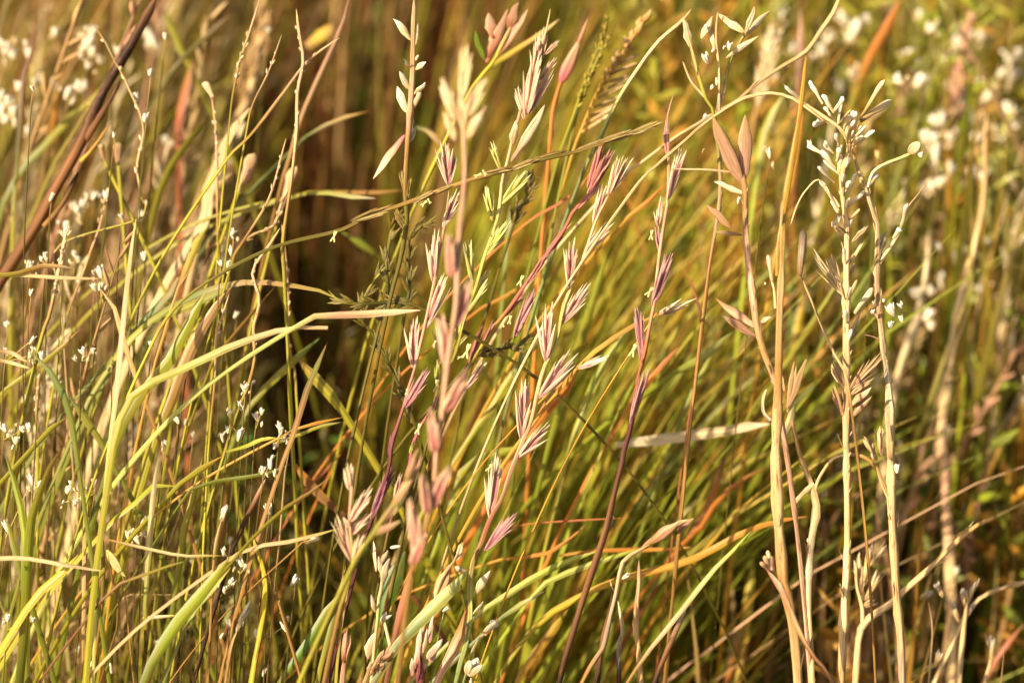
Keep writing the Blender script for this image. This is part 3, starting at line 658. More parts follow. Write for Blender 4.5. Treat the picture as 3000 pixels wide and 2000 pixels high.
B('golden yellow blade bowing from the bottom past the wiry spike', '12:1110,1480 1250,1280 1420,1100 1650,970 1900,860 22:0,740 200,650 400,540 620,460 860,420', 52, ('ygreen', 'yellow', 'gold', 'gold', 'orange'), .70, ang=.2)
B('broad amber blade under the golden bowing one', '12:1240,1520 1350,1350 1480,1180 1560,1060', 66, ('gold', 'gold', 'ygreen'), .715, ang=.2)
B('thin lime blade rising to a tan hooked tip beside the dark twig', '22:-330,1480 -50,1120 60,980 200,800 400,600 470,520', 40, ('ochre', 'straw', 'pgreen', 'lime'), .676, ang=.2)
for i, (lab, s, w, c) in enumerate((
    ('hair-thin orange straw running level through the middle of the slanting green blades', '12:1150,500 1300,470 1500,455 1750,440 1990,428', 13, ('orange', 'rust', 'orange')),
    ('orange straw kinked upward beneath the level hair-thin one', '12:1080,720 1300,700 1480,650 1590,560 1690,470', 28, ('gold', 'orange', 'ochre')),
    ('amber straw lying level behind the wiry spike stem', '12:1500,690 1760,655 2050,650 22:0,640 60,630', 26, ('gold', 'orange', 'gold')),
    ('bright orange straw slanting between the wiry spike and the golden tan stalk', '11:1940,1300 2100,1080 2250,900 2351,800', 36, ('orange', 'orange', 'rust')),
    ('thin rusty straw curving down past the cream-tipped husk', '21:110,870 140,700 80,430 0,270', 20, ('rust', 'brown', 'rust')),
    ('orange blade glowing behind the open pink spike', '11:1380,1300 1480,1180 1570,1060 1640,960', 90, ('orange', 'orange', 'gold')),
    ('orange straw passing behind the slanting rose spike', '10:1230,1568 1450,1430 1640,1300 1720,1180', 24, ('orange', 'rust', 'orange')),
    ('amber straw running beneath the slanting rose spike', '11:900,600 1050,520 1250,400 1400,300', 26, ('orange', 'gold', 'ochre')),
    ('rusty orange straw behind the fan of pink tipped florets', '10:1960,1510 2100,1400 2230,1270', 36, ('gold', 'orange', 'orange')),
    ('blurred orange straws crossing low on the shaded side', '02:2350,400 2240,310 2130,200 2010,30', 60, ('brown', 'ochre', 'orange')),
    ('thin rusty straw meeting the crossing orange one', '02:2100,260 2220,120 2350,-10', 22, ('rust', 'rust', 'orange')))):
    B(lab, s, w, c, .70 + .006 * (i % 4), name='straw', cat='straw', mat='straw', ang=.2, root=i not in (0, 2))
B('tan straw carrying a cream-tipped husk up past the wiry spike', '11:1600,990 1760,840 1900,740 2050,650 2200,590', 34, ('gold', 'gold', 'ochre', 'gold'), .67, name='straw', cat='straw', mat='straw')
a = Plant('seed_husk', 'cream-tipped orange husk bursting open above the wiry spike stem', 'seed head', '11:2130,650 2160,615 2190,600', (12, 12), ('gold', 'gold'), d=.668)
for st in ('11:2190,600 2340,478', '21:-150,590 92,470', '21:-130,600 40,520', '21:-160,585 -10,490'): a.bract(st, 22, (lin((190, 84, 50)), 'ptan', 'cream', 'cream'), 'lemma', .5, 'cream', 'floret', 'floret')
a = Plant('seed_husk', 'plump pink husk with white tips at the end of an amber straw', 'seed head', '11:1560,1010 1610,975 1640,965', (12, 12), ('gold', 'gold'), d=.668)
for st in ('11:1635,970 1848,888', '11:1650,965 1800,880', '11:1660,960 1830,915'): a.bract(st, 32, ('mag', 'pink', 'cream', 'white'), 'lemma', .6, 'cream', 'floret', 'floret')
a = Plant('seed_husk', 'long straw-coloured husk on a bent dry stem below the wiry spike', 'seed head', '12:1690,1500 1800,1330 1850,1120 1890,960 1925,780 1960,710 2060,650 2130,610', (32, 34, 30, 24), ('ochre', 'grey', 'straw', 'tan'), d=.668)
for st, w in (('12:2060,650 2225,520', 44), ('12:2120,610 2345,440', 60), ('12:2200,560 22:40,440', 50), ('22:-40,540 78,430', 40)): a.bract(st, w, ('ochre', 'ptan', 'straw'), 'leaf', .5)
a.bead('12:1960,830', 40, 66, ang=40); a.branch('12:1905,950 1870,920 1850,860', 10, ('straw', 'straw'))
a = Plant('twig', 'dark dead twig standing beside the bent husk stem', 'twig', '12:1765,1530 1800,1280 1850,1080 1865,940', (34, 32, 24), ('dbrown', 'brown', 'dbrown'), d=.674)
a = Plant('twig', 'short black-footed twig with a pale upper half, low by the husk stem', 'twig', '12:1915,1530 1910,1330 1940,1200 1905,1000', (34, 30, 24), ('dbrown', 'grey', 'straw', 'cream'), d=.678)
a = Plant('dry_stalk', 'straight tan stem with tiny pods under the long husk', 'dry stalk', '12:2062,1540 2030,1150 2050,900 2050,720', (38, 34, 26), ('tan', 'tan', 'ptan'), d=.682); a.seeds(8, .3, .98, 12, 26, ('ptan', 'straw'))
a = Plant('twig', 'dark slanting twig reaching from the bottom to the lime blade', 'twig', '12:2160,1560 2230,1380 2290,1240 2351,1100 22:30,1050', (36, 36, 30), ('dbrown', 'brown', 'grey'), d=.668)

# --- plants at the foot of the pink spikes
a = Plant('flower_stalk', 'pale branching stem with white papery bracts at the foot of the maroon spike', 'flower stalk', '12:225,1350 250,1130 262,960 285,880 275,760 262,690', (26, 26, 24, 20), ('straw', 'pgreen', 'straw', 'rust'), d=.662)
for st, w in (('12:280,900 328,705', 44), ('12:285,840 260,690', 30), ('12:240,800 215,590', 24), ('12:235,1080 195,960', 32), ('12:185,1400 225,1220', 60), ('12:265,760 320,650', 30)): a.bract(st, w, ('straw', 'cream', 'white'), 'leaf', .4)
a.bead('12:305,1115', 62, 86, ang=40); a.branch('12:340,1330 310,1200 295,1140', 26, ('straw', 'straw')); a.bead('12:370,630', 40, 70, ang=10)
a = Plant('seed_husk', 'plump buff bract hanging between the two fat brown blades', 'seed head', '12:600,1180 640,1020 690,850 780,720 830,600', (14, 16, 16, 12), ('ochre', 'straw', 'ptan'), d=.66)
a.bract('12:648,1000 735,745', 84, ('straw', 'straw', 'tan'), 'leaf', .5); a.bract('12:800,720 835,595', 44, ('straw', 'cream', 'ygreen'), 'leaf', .5); a.bract('12:860,800 780,770', 46, ('straw', 'cream'), 'leaf', .5)
a = Plant('flower_stalk', 'dark red bud cluster with pink and cream scales at the bottom edge', 'flower stalk', '12:545,1600 545,1480 550,1380', (50, 50, 40), ('maroon', 'mag'), d=.652)
a.cluster('12:540,1590 548,1330', 118, ('maroon', lin((126, 44, 50)), 'ptan'), 9, 'floret', 'bud', .4)
for st, w in (('12:520,1400 560,1190', 34), ('12:560,1380 590,1190', 26), ('12:610,1290 625,1100', 32), ('12:590,1400 690,1260', 44), ('12:500,1500 520,1300', 30), ('12:600,1430 670,1330', 40), ('12:490,1520 500,1400', 30), ('12:540,1400 530,1240', 24)): a.bract(st, w, ('pink', 'ptan', 'white'), 'leaf', .4, 'cream', 'floret', 'scale')
a = Plant('seed_husk', 'shaggy tan tuft of florets lying at the bottom edge', 'seed head', '12:160,1560 200,1470 240,1430', (30, 24), ('tan', 'ochre'), d=.655)
for k in range(14):
    x = 180 + k * 11; y = 1510 - k * 8 + random.uniform(-40, 40); a.bract(f'12:{x},{y:.0f} {x + random.uniform(20, 70):.0f},{y - random.uniform(50, 110):.0f}', 26, ('ochre', 'ptan', 'straw'), 'leaf', .6, None, 'husk', 'floret')
a = Plant('flower_bud', 'rosy tan club-shaped bud on a stem in the lower middle', 'flower bud', '12:10,1540 20,1440 25,1380', (40, 34), ('ptan', 'rust'), d=.66); a.cluster('12:15,1430 45,1170', 84, ('rust', 'ptan', 'ptan'), 7, 'husk', 'bud', .3)
a = Plant('flower_bud', 'big white papery scale at the bottom edge', 'flower bud', '12:890,1600 893,1530', (30, 30), ('straw', 'cream'), d=.656); 
for st, w in (('12:880,1520 925,1385', 62), ('12:870,1510 868,1410', 50), ('12:895,1520 950,1430', 46), ('12:880,1500 905,1400', 50)): a.bract(st, w, ('straw', 'cream', 'white'), 'bud', .3, None, 'husk', 'scale', .12)
a = Plant('flower_bud', 'white finger bud on a green stalk above the big white scale', 'flower bud', '12:880,1430 925,1300 985,1225', (20, 20), ('sage', 'straw'), d=.66); a.finger('12:985,1225 1070,1140', 52)
a = Plant('flower_bud', 'small white bud on the olive frayed blade', 'flower bud', '12:660,1300 690,1150 705,1080', (9, 9), ('sage', 'straw'), d=.654); a.bead('12:722,1060', 38, 56, ang=30)
B('pale cream horizontal blade tapering to a point over the dark green spikes', '01:2070,660 2200,615 2351,600 11:150,595 300,585 450,575 545,568', 58, ('pgreen', 'ptan', 'straw', 'cream'), .646, mat='straw', ang=.1, basew=.6)
B('bent blade whose green shaft straightens out to a bleached flat end', '01:770,1568 800,1420 860,1230 950,1120 1100,1035 1300,955 1500,855 1700,775 1850,725 2000,690 2150,685 2258,688', 52, ('ygreen', 'ygreen', 'pgreen', 'straw', 'straw'), .648, ang=.15, tipw=.5, basew=.75)
B('short flat blade lying level in the shaded hollow', '10:-300,1340 0,1325 250,1320 420,1310', 40, ('ygreen', 'ochre', 'ochre'), .74, ang=.2)
B('yellow green blade stub just below the level one in the hollow', '10:-250,1330 0,1345 235,1365', 36, ('ygreen', 'pgreen', 'cream'), .725, ang=.2)
B('arched pale blade in front of the shaded hollow, higher one', '00:2100,950 2200,885 2350,830 10:60,800 190,765', 34, ('sage', 'straw', 'gold'), .75, mat='straw')
B('arched grey blade curving down behind the buff bracts', '10:480,1000 420,840 300,810 510,870 600,900 690,1000'.replace('480,1000 420,840 300,810 ', ''), 36, ('sage', 'straw', 'ochre'), .76, root=False)
for i, (lab, s, w, c, d) in enumerate((
    ('straight green blade below the hollow running up to the dark crooked spike', '11:260,200 100,90 -10,20', 54, ('olive', 'green', 'green'), .76),
    ('vertical green blade behind the yellow green spike', '11:1130,130 10:1150,1500 1165,1400', 64, ('green', 'green', 'olive'), .74),
    ('broad lime blade slanting behind the open pink spike', '11:1560,1560 1640,1300 1790,950 1900,780 2050,620', 50, ('ygreen', 'lime', 'ygreen'), .72),
    ('tall lime blade leaning towards the wiry spike', '11:1420,1560 1500,1300 1620,900 1720,560 1830,180', 56, ('lime', 'ygreen', 'lime'), .73),
    ('lime blade beneath the slanting rose spike', '11:900,1420 1000,1300 1150,1050 1300,850 1420,700', 52, ('ygreen', 'ygreen', 'olive'), .72),
    ('bright green blade crossing low behind the open pink spike', '12:680,560 780,330 880,60 11:1280,1500', 62, ('lime', 'ygreen', 'lime'), .72),
    ('yellowish broad blade leaning out from behind the wiry spike', '21:-50,1000 100,930 200,850 340,720', 60, ('lime', 'pgreen', 'pgreen'), .73),
    ('lime blade with an acute tip standing near the golden stalk base', '21:0,1300 90,1100 170,930 210,850', 50, ('green', 'lime', 'pgreen'), .735),
    ('deep green blurred blade right behind the seed-covered golden stalk', '21:740,1000 745,700 740,400 700,200', 70, ('bgreen', 'bgreen', 'green'), .86),
    ('blurred yellow blade beside the golden tan stalk', '21:760,900 800,620 850,420', 50, ('gold', 'yellow', 'gold'), .82),
    ('bright orange blurred blade in the sunny corner by the downy buds', '20:1180,680 1220,560 1290,400 1390,220 1470,60 1500,-20', 62, ('ygreen', 'orange', 'orange', 'orange'), .84),
    ('golden blade rising to the arch of the straw stems', '21:640,200 20:690,1500 740,1250 790,950 830,760', 56, ('gold', 'gold', 'orange'), .74),
    ('pale green blurred blade behind the arching straw stems', '20:500,1250 540,950 610,780 700,640', 50, ('lime', 'ygreen', 'pgreen'), .78),
    ('pinkish brown blurred stalk rising through the sunny corner', '20:790,900 810,500 820,250 810,60', 48, ('rust', 'brown', 'ptan'), .83),
    ('yellow upright blade low between the golden stalk and the lime blade', '22:380,1540 420,1250 460,900 490,700', 80, ('gold', 'yellow', 'ygreen'), .78),
    ('rusty upright blade low beside the yellow one', '22:310,1540 380,1300 440,1080', 70, ('orange', 'ochre', 'ygreen'), .77),
    ('orange bow of a blade curving in behind the golden stalk', '22:-20,640 150,480 230,330 320,240 450,150 600,70', 40, ('orange', 'orange', 'ochre'), .74),
    ('red orange blade slanting up next to the orange bow', '22:0,630 120,480 200,300 260,120 300,-40', 44, ('rust', 'orange', 'brown'), .75),
    ('blue green blurred blade beneath the round white buds', '21:1700,1560 1690,1350 1630,1180 1590,1080', 76, ('bgreen', 'bgreen', 'sage'), .9),
    ('rust red twig cutting the lower corner behind the tuft', '22:2130,1460 2230,1300 2360,1150', 40, ('rust', 'rust', 'brown'), .76))):
    B(lab, s, w, c, d, group=None)
B('flat cream dead leaf lying level, glowing through the lime blades', '11:1890,1500 2000,1480 2150,1470 2300,1440 21:0,1440 150,1420 350,1390 480,1360 600,1350', 84, ('cream', 'cream', 'straw', 'cream'), .735, root=False, mat='straw', fold=.15, ang=.1)
a = Plant('dry_stalk', 'pale green straight stalk leaning across the upper blades towards the weed', 'dry stalk', '10:1640,1250 1770,970 1900,700 2020,510 2180,290 2340,150 20:60,60', (24, 30, 30, 26, 20), ('sage', 'pgreen', 'straw', 'straw'), d=.69)
a = Plant('ryegrass_spike', 'blurred spike with wide rosy bracts at the top above the buff-bracted one', 'ryegrass', '10:850,700 960,530 1050,420 1120,280 1200,120', (24, 24, 20), ('ygreen', 'yellow', 'ptan'), d=.71)
for st, w in (('10:1000,430 1060,200', 50), ('10:1010,400 1150,60', 66), ('10:1060,400 1280,60', 60), ('10:1040,260 1030,90', 80), ('10:1150,200 1230,20', 60)): a.bract(st, w, ('rust', 'ptan', 'ptan'), 'leaf', .35)
a.bract('10:985,410 930,210', 44, ('green', 'bgreen'), 'leaf', .3)
B('gold straw running up to the top behind the rosy bracts', '10:1040,450 1200,340 1380,220 1500,130', 36, ('ygreen', 'gold', 'straw'), .73, root=False, mat='straw')
a = Plant('ryegrass_spike', 'blurred pink spindle-shaped spike on an orange stem near the top', 'ryegrass', '10:1440,950 1460,750 1510,570 1560,450 1620,330 1700,120', (30, 28, 26), ('orange', 'orange', 'rust', 'ptan'), d=.72)
a.bract('10:1515,560 1660,250', 74, ('pink', 'ptan', 'straw'), 'lemma', .8)
for lab, st, w in (('olive seeded spike leaning with its top out of the frame', '10:1480,1150 1600,800 1700,500 1820,200 1840,0', 26), ('second olive seeded spike close beside the first, more upright', '10:1560,1050 1650,700 1760,420 1900,150', 22)):
    a = Plant('grass_spike', lab, 'grass spike', st, (20, 20, 14), ('green', 'ygreen', 'olive'), d=.715); a.seeds(34, .45, .99, 20, 52, ('olive', 'ygreen', 'ochre'), spread=.5)
a = Plant('grass_spike', 'golden bristly spike with long parallel awns near the top', 'grass spike', '10:1580,1100 1660,880 1750,660 1900,420 2050,200 2150,60', (20, 20, 14), ('gold', 'gold', 'tan'), d=.72)
for k in range(9): a.bract(f'10:{1640 + k * 22},{920 - k * 55} {1860 + k * 26},{800 - k * 52 + random.randint(-15, 15)}', 22, ('gold', 'tan', 'straw'), 'finger', .7, None, 'husk', 'awn')
for k in range(10): a.bract(f'10:{1840 + k * 26},{560 - k * 45} {1860 + k * 30 + random.randint(-60, 40)},{470 - k * 45}', 40, ('gold', 'straw'), 'leaf', .7, None, 'husk', 'seed')

# --- shaded, leaning side
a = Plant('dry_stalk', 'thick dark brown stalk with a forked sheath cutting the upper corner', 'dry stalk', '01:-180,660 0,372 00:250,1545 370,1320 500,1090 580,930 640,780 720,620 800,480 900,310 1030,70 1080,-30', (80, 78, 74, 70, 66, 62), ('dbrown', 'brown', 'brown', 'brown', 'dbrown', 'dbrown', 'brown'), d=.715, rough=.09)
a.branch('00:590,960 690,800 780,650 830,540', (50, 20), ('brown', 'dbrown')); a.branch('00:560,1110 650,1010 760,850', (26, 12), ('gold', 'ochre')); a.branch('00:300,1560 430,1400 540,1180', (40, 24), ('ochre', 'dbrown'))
a = Plant('beaded_stalk', 'thin beaded stalk crossing in front of the thick brown one', 'beaded stalk', '01:420,500 400,130 00:970,1500 965,1330 945,1130 990,920 965,780 900,640 850,520 790,420 720,280 640,170', (12, 12, 14, 14, 12), ('straw', 'ygreen', 'straw', 'tan'), d=.70)
a.seeds(12, .5, .99, 26, 46, ('straw', 'cream', 'tan'), 'bud'); a.seeds(7, 0, .4, 12, 34, ('ochre', 'straw')); a.bead('00:940,665', 56, 70)
BS = 'thin beaded dry stalks'
for lab, st, w, sd in (
    ('upper beaded stem hanging from the top edge', '00:1590,760 1610,620 1650,430 1700,280 1770,60 1790,-20', 14, (16, .35, .8, 16, 44)),
    ('short hair-thin stem beside the hanging beaded one', '00:1700,900 1745,710 1840,520 1900,360 1940,235', 13, (4, .75, .98, 16, 40)),
    ('knobbly twisted stem running down from the top edge', '01:1960,330 1950,100 00:2010,1230 2045,900 2050,640 2090,420 2065,250 2040,60', 26, (26, .5, .99, 20, 40)),
    ('straight bleached stem slanting from the knobbly stem to the tan leaf', '00:1540,1130 1700,960 1800,840 1950,640 2110,430 2250,320 2340,260', 20, (3, .7, .9, 14, 40)),
    ('small beaded stem tipped with one plump seed', '01:1510,200 1500,60 00:1490,950 1470,760 1455,650', 18, (10, .7, .97, 18, 40)),
    ('beaded stem bent between two pale seed heads', '01:1580,300 1640,150 00:1780,1500 1860,1350 1920,1150 1970,950', 17, (12, .6, .95, 14, 40)),
    ('pinkish beaded stem with blistered bark', '01:1500,380 1600,220 1700,70 00:1880,1560 1940,1400 1990,1290', 26, (14, .5, .9, 22, 46)),
    ('beaded stem wandering down past the bundle of bent blades', '01:1620,1320 1700,1120 1755,900 1745,700 1790,500 1740,300 1850,130 1930,0', 24, (26, .35, .95, 18, 38)),
    ('upright beaded stem next to the wandering one', '01:2045,1200 2030,980 1985,780 1985,560 1975,290 1950,50 00:1940,1530', 20, (24, .4, .97, 18, 36)),
    ('thin beaded stem with white scales over the green blades', '01:1440,1500 1480,1050 1490,780 1540,580 1580,450', 16, (8, .8, .98, 18, 40)),
    ('brown and white beaded stem standing free in the shade', '01:270,820 340,600 375,440 425,200 450,50 00:1040,2000 '.replace('00:1040,2000 ', '00:490,1560'), 24, (10, .5, .95, 22, 60)),
    ('slim rusty stem beside the brown and white one', '01:430,760 480,560 570,320 640,120 690,-20 00:735,1340', 16, (3, .9, .99, 22, 50)),
    ('dark beaded stem twisting low at the frame edge', '01:260,1560 265,1400 250,1250 265,1050 280,900', 20, (26, .6, .98, 18, 34))):
    a = Plant('beaded_stalk', lab, 'beaded stalk', st, (w, w, w * .9, w * .7), ('ygreen', 'ochre', 'tan', 'ptan', 'straw'), d=.685 + random.uniform(-.012, .03), group=BS)
    n, t0, t1, ww, hh = sd
    a.seeds(n, t0, t1, ww, hh, random.choice((('straw', 'cream'), ('ptan', 'cream', 'ochre'), ('brown', 'straw'))))
    if 'plump' in lab: a.bract('00:1465,670 1415,560', 44, ('straw', 'cream'), 'club', .8)
LB = 'leaning blades on the shaded side'
for i, (lab, s, w, c, d) in enumerate((
    ('pale tan blade standing nearly upright with a slight bow', '01:740,1580 775,1320 800,1100 830,780 870,400 900,150 935,-60', 46, ('pgreen', 'straw', 'straw', 'tan', 'straw'), .66),
    ('tan blade crossing the upright one low down', '01:1000,1200 950,1080 870,850 810,640 760,480 690,420', 40, ('ochre', 'tan', 'tan'), .675),
    ('bright yellow green blade sweeping up beside the orange streak', '01:800,1500 900,1260 1060,1040 1180,900 1260,740 1350,560 1420,440', 64, ('green', 'ygreen', 'lime', 'ygreen'), .668),
    ('thin orange streak of a blade before the yellow green one', '01:1060,960 1110,800 1180,560 1260,330 1330,270', 28, ('gold', 'gold', 'ochre'), .664),
    ('broad yellow olive blade rising to the top of the shaded side', '01:1230,420 1290,270 1340,140 1390,0 00:1430,1560', 56, ('ochre', 'ygreen', 'ygreen'), .70),
    ('khaki blade behind the bent blade, steeply leaning', '01:1060,1520 1200,1150 1290,900 1400,680 1540,470 1600,400', 68, ('ygreen', 'ochre', 'tan', 'ochre'), .678),
    ('khaki narrow blade further along the bundle', '01:1400,1100 1500,880 1600,760 1730,600 1900,400', 34, ('ygreen', 'ochre', 'ochre'), .69),
    ('long green blade lying along the bundle to the dark spikes', '01:580,1240 700,1030 900,760 1150,560 1450,420 1700,370 1900,380 2200,430 2350,500', 44, ('green', 'ygreen', 'sage', 'tan', 'ygreen'), .682),
    ('sage blade with a broad shoulder under the long green one', '01:860,800 960,660 1100,520 1200,400 1250,300', 54, ('green', 'sage', 'ochre'), .70),
    ('olive blade dipping across the middle of the bundle', '01:940,720 1050,640 1250,560 1450,470 1600,400', 50, ('green', 'ygreen', 'sage'), .695),
    ('pale fallen straw with two kinks at the frame edge', '01:-40,330 100,320 210,290 300,265 420,270 520,285', 30, ('ygreen', 'ochre', 'straw'), .67),
    ('second fallen straw just under the kinked one', '01:-40,325 150,325 350,340 550,350 700,350', 26, ('ygreen', 'straw', 'straw'), .672),
    ('sage blade with a white bud at its root curving down the shaded side', '01:530,1580 500,1380 470,1230 400,1080 330,970 270,900 220,860', 46, ('green', 'green', 'sage', 'sage'), .66),
    ('green blade slanting down away from the sage one', '01:720,1520 620,1370 520,1210 470,1150', 56, ('green', 'ygreen', 'sage'), .68),
    ('yellow green blade reaching into the lower corner', '01:10,1145 80,1090 200,1000 400,850 560,690', 36, ('ygreen', 'ygreen', 'ochre'), .69),
    ('upper of the two straws converging on the white bud', '01:-40,850 80,860 190,925', 26, ('ochre', 'straw', 'tan'), .668),
    ('lower of the two straws converging on the white bud', '01:-40,905 80,930 205,968', 26, ('ochre', 'straw', 'tan'), .668),
    ('wide green blade falling away behind the brown-tipped one', '01:2360,1270 2250,1130 2150,1020 2040,890', 66, ('ygreen', 'ygreen', 'ochre'), .70),
    ('wide green blade rising out of the lower hollow', '01:1690,1290 1760,1170 1880,1050 2050,890 2200,760', 60, ('green', 'ygreen', 'bgreen'), .71),
    ('thin two-tone blade with a split brown tip', '01:1960,1568 2020,1430 2080,1210 2140,1040 2210,890 2258,780', 40, ('ochre', 'ochre', 'brown', 'green', 'brown'), .655),
    ('yellow blade running level into the bud cluster', '01:1560,1540 1700,1500 1790,1460 1900,1445', 28, ('ygreen', 'lime', 'yellow'), .66),
    ('orange blade tip pointing away from the bud cluster', '01:2050,1380 2130,1360 2240,1330 2360,1305', 26, ('gold', 'orange', 'gold'), .665),
    ('green straw running level to the husk', '01:1880,1490 2050,1430 2200,1370 2350,1340', 24, ('green', 'ygreen', 'green'), .672),
    ('khaki leaf slanting across the low beaded stems', '01:300,1440 380,1380 470,1300', 40, ('ygreen', 'ygreen', 'ochre'), .675),
    ('thick green stem rising from the lower corner and splitting in two', '02:140,1560 165,1300 185,1000 200,700 220,450 300,200 400,-20 01:440,1500', 62, ('green', 'ygreen', 'lime', 'ygreen', 'ochre'), .655),
    ('green blade hugging the thick splitting stem', '02:170,1000 170,700 165,480 120,260 40,0', 50, ('green', 'lime', 'green'), .66),
    ('narrow green blade crossing towards the thick stem', '02:175,900 120,740 80,560 40,430', 42, ('green', 'green', 'ygreen'), .665),
    ('yellow leaf fanning away from the thick green stem', '02:190,1040 280,930 380,840 460,780 540,680', 62, ('yellow', 'yellow', 'ygreen'), .652),
    ('long pale stem standing upright between the tan level straws', '02:1010,1200 1005,1000 1030,640 1055,250 1100,-20', 38, ('ygreen', 'pgreen', 'straw', 'sage'), .66),
    ('upright green blade next to the long pale stem', '02:1190,1090 1240,740 1275,470 1320,330 1400,0', 44, ('green', 'ygreen', 'ygreen'), .668),
    ('slim upright stem left standing between the yellow leaf and the pale stem', '02:570,1300 575,900 580,500 600,330 540,100 500,-40', 32, ('ochre', 'tan', 'ygreen', 'green'), .67),
    ('thin green stem with a brown middle beside the pale papery leaf', '02:640,1560 700,1080 715,760 700,560 640,400 600,250', 28, ('gold', 'ochre', 'green', 'ygreen'), .672),
    ('green blade running from the pale stem up to the crossing straws', '02:780,440 870,370 960,290 1050,200 1230,210', 48, ('ygreen', 'lime', 'ygreen'), .665),
    ('forked green blade rising towards the pair of white buds', '02:1220,220 1350,120 1450,60 1540,0', 44, ('ygreen', 'ygreen', 'gold'), .66),
    ('thin green arc spanning from the fork towards the orange cross', '02:1250,320 1330,230 1480,180 1700,150 1900,110 2000,60', 24, ('green', 'green', 'sage'), .662),
    ('big light green blade leaning across the lower shaded side', '02:1005,1530 1080,1380 1200,1180 1350,1000 1480,840 1590,690', 84, ('green', 'lime', 'lime', 'ygreen'), .642),
    ('slimmer green blade tucked under the big light green one', '02:1290,1150 1340,1060 1430,960 1590,770', 40, ('green', 'lime', 'ygreen'), .646),
    ('tan straw lying level through the upright green stems', '02:730,580 1000,640 1240,690 1380,690 1530,690', 22, ('ochre', 'straw', 'straw', 'ygreen'), .65),
    ('straw lying level near the frame edge above the yellow leaf', '02:-20,710 120,705 240,715 440,750 600,775 710,795', 26, ('straw', 'straw', 'straw'), .648),
    ('green-brown straw climbing from the pale stem foot', '02:690,1010 830,880 900,850 1000,820 1250,730 1340,710', 24, ('brown', 'ochre', 'ygreen', 'green'), .654),
    ('tan straw running up from the big light green blade', '02:1600,700 1760,630 1900,600 2000,590 2200,540 2340,500', 26, ('tan', 'straw', 'tan', 'ygreen'), .652),
    ('yellow straw climbing to a curled white tip', '02:1740,570 1810,510 1900,410 2070,300 2180,230 2270,155', 34, ('ygreen', 'ygreen', 'ochre', 'straw'), .65),
    ('hair-thin pale straw hanging straight through the lower shade', '02:1890,920 1920,650 1945,350 1975,0 01:2000,1500', 13, ('ochre', 'straw', 'straw'), .655),
    ('yellow straw lying level under the big light green blade', '02:985,1122 1080,1115 1215,1103', 24, ('straw', 'cream', 'yellow'), .66),
    ('wavy thin stem hanging below the papery leaf', '02:790,1240 830,1140 800,950 770,820 740,660', 16, ('ochre', 'ochre', 'rust'), .658),
    ('deep green blade leaning up at the shaded side of the pink spikes', '02:1950,1530 2060,1380 2150,1250 2290,1010 2360,930', 66, ('green', 'bgreen', 'green', 'ygreen'), .662),
    ('first of a pair of upright green stems below the small rosy spike', '02:2190,1540 2240,1330 2290,1130 2340,950 12:30,760', 36, ('ygreen', 'green', 'ochre'), .664),
    ('second of a pair of upright green stems below the small rosy spike', '02:2310,1540 2330,1300 2352,1120 12:50,900', 30, ('ygreen', 'ochre', 'ygreen'), .666),
    ('brown narrow blade among the tall stems in the upper corner', '00:90,1560 110,1250 140,900 170,500 230,330 260,40', 36, ('ygreen', 'olive', 'brown', 'brown'), .76),
    ('green blade leaning across the foot of the thick brown stalk', '00:0,1480 60,1320 180,1120 330,980 450,830 580,730 720,580', 60, ('green', 'green', 'ygreen', 'ygreen'), .78),
    ('amber upright blade near the thick brown stalk', '00:330,1040 360,900 385,750 400,620', 50, ('ochre', 'orange', 'gold'), .80),
    ('rust brown leaf hanging upright between the stalks', '00:1225,1040 1225,850 1260,650 1330,410', 66, ('rust', 'rust', 'ochre'), .80),
    ('olive blade rising to the tan plume', '00:1040,1568 1110,1300 1200,1110 1300,980 1450,780', 44, ('ygreen', 'ygreen', 'olive'), .76),
    ('yellow green blade hanging from the top near the brown stalk', '00:1330,500 1270,400 1220,260 1130,70', 44, ('ygreen', 'ygreen', 'ygreen'), .80),
    ('dusky blade slanting from the top edge', '00:1180,500 1290,370 1400,270 1600,90', 36, ('olive', 'olive', 'brown'), .80),
    ('pinkish straight stem slanting up to the top edge by the knobbly stem', '00:1940,1270 2000,1080 2050,880 2120,700 2210,500 2351,190 10:60,-40', 36, ('ochre', 'tan', 'ptan', 'ptan'), .72),
    ('wide tan leaf below the plume', '01:1180,300 00:1390,1560 1420,1300 1480,1150 1560,940 1720,740', 84, ('straw', 'straw', 'tan', 'straw'), .73),
    ('tan side blade joining the wide tan leaf', '00:1400,1540 1470,1320 1600,1190', 56, ('straw', 'straw', 'tan'), .74),
    ('short leaf glowing yellow beside the pinkish stem', '00:2110,320 2200,240 2290,170', 76, ('ochre', 'yellow', 'ochre'), .82))):
    lv = any(q in lab for q in ('level', 'fallen', 'glowing', 'converging'))
    B(lab, s, w, c, d, name='straw' if 'straw' in lab else 'grass_leaf', cat='straw' if 'straw' in lab else 'grass blade', root=not lv, mat='straw' if c[0] in ('tan', 'straw', 'rust', 'ochre') else 'blade', group=LB, basew=.8 if 'stem' in lab or 'straw' in lab else .6)
for lab, s, w in (('blunt tan seed head beside the pinkish stem', '00:1640,1330 1700,1200 1755,1060', 78), ('slender tan seed head below the blunt one', '00:1930,1450 1985,1290 2040,1145', 66), ('small curved tan husk under the thick brown stalk', '00:720,1110 690,1060 690,990', 40), ('upright tan husk near the crossing beaded stalk', '00:815,1130 810,1060 812,980', 56)):
    p = path(s); a = Plant('seed_plume', lab, 'seed head', s.split(':')[0] + ':' + ' '.join(s.split(':')[1].split()[:2]), (24, 20), ('ygreen', 'tan'), d=.72); a.bract(s, w, ('straw', 'ptan', 'straw'), 'club', .8)
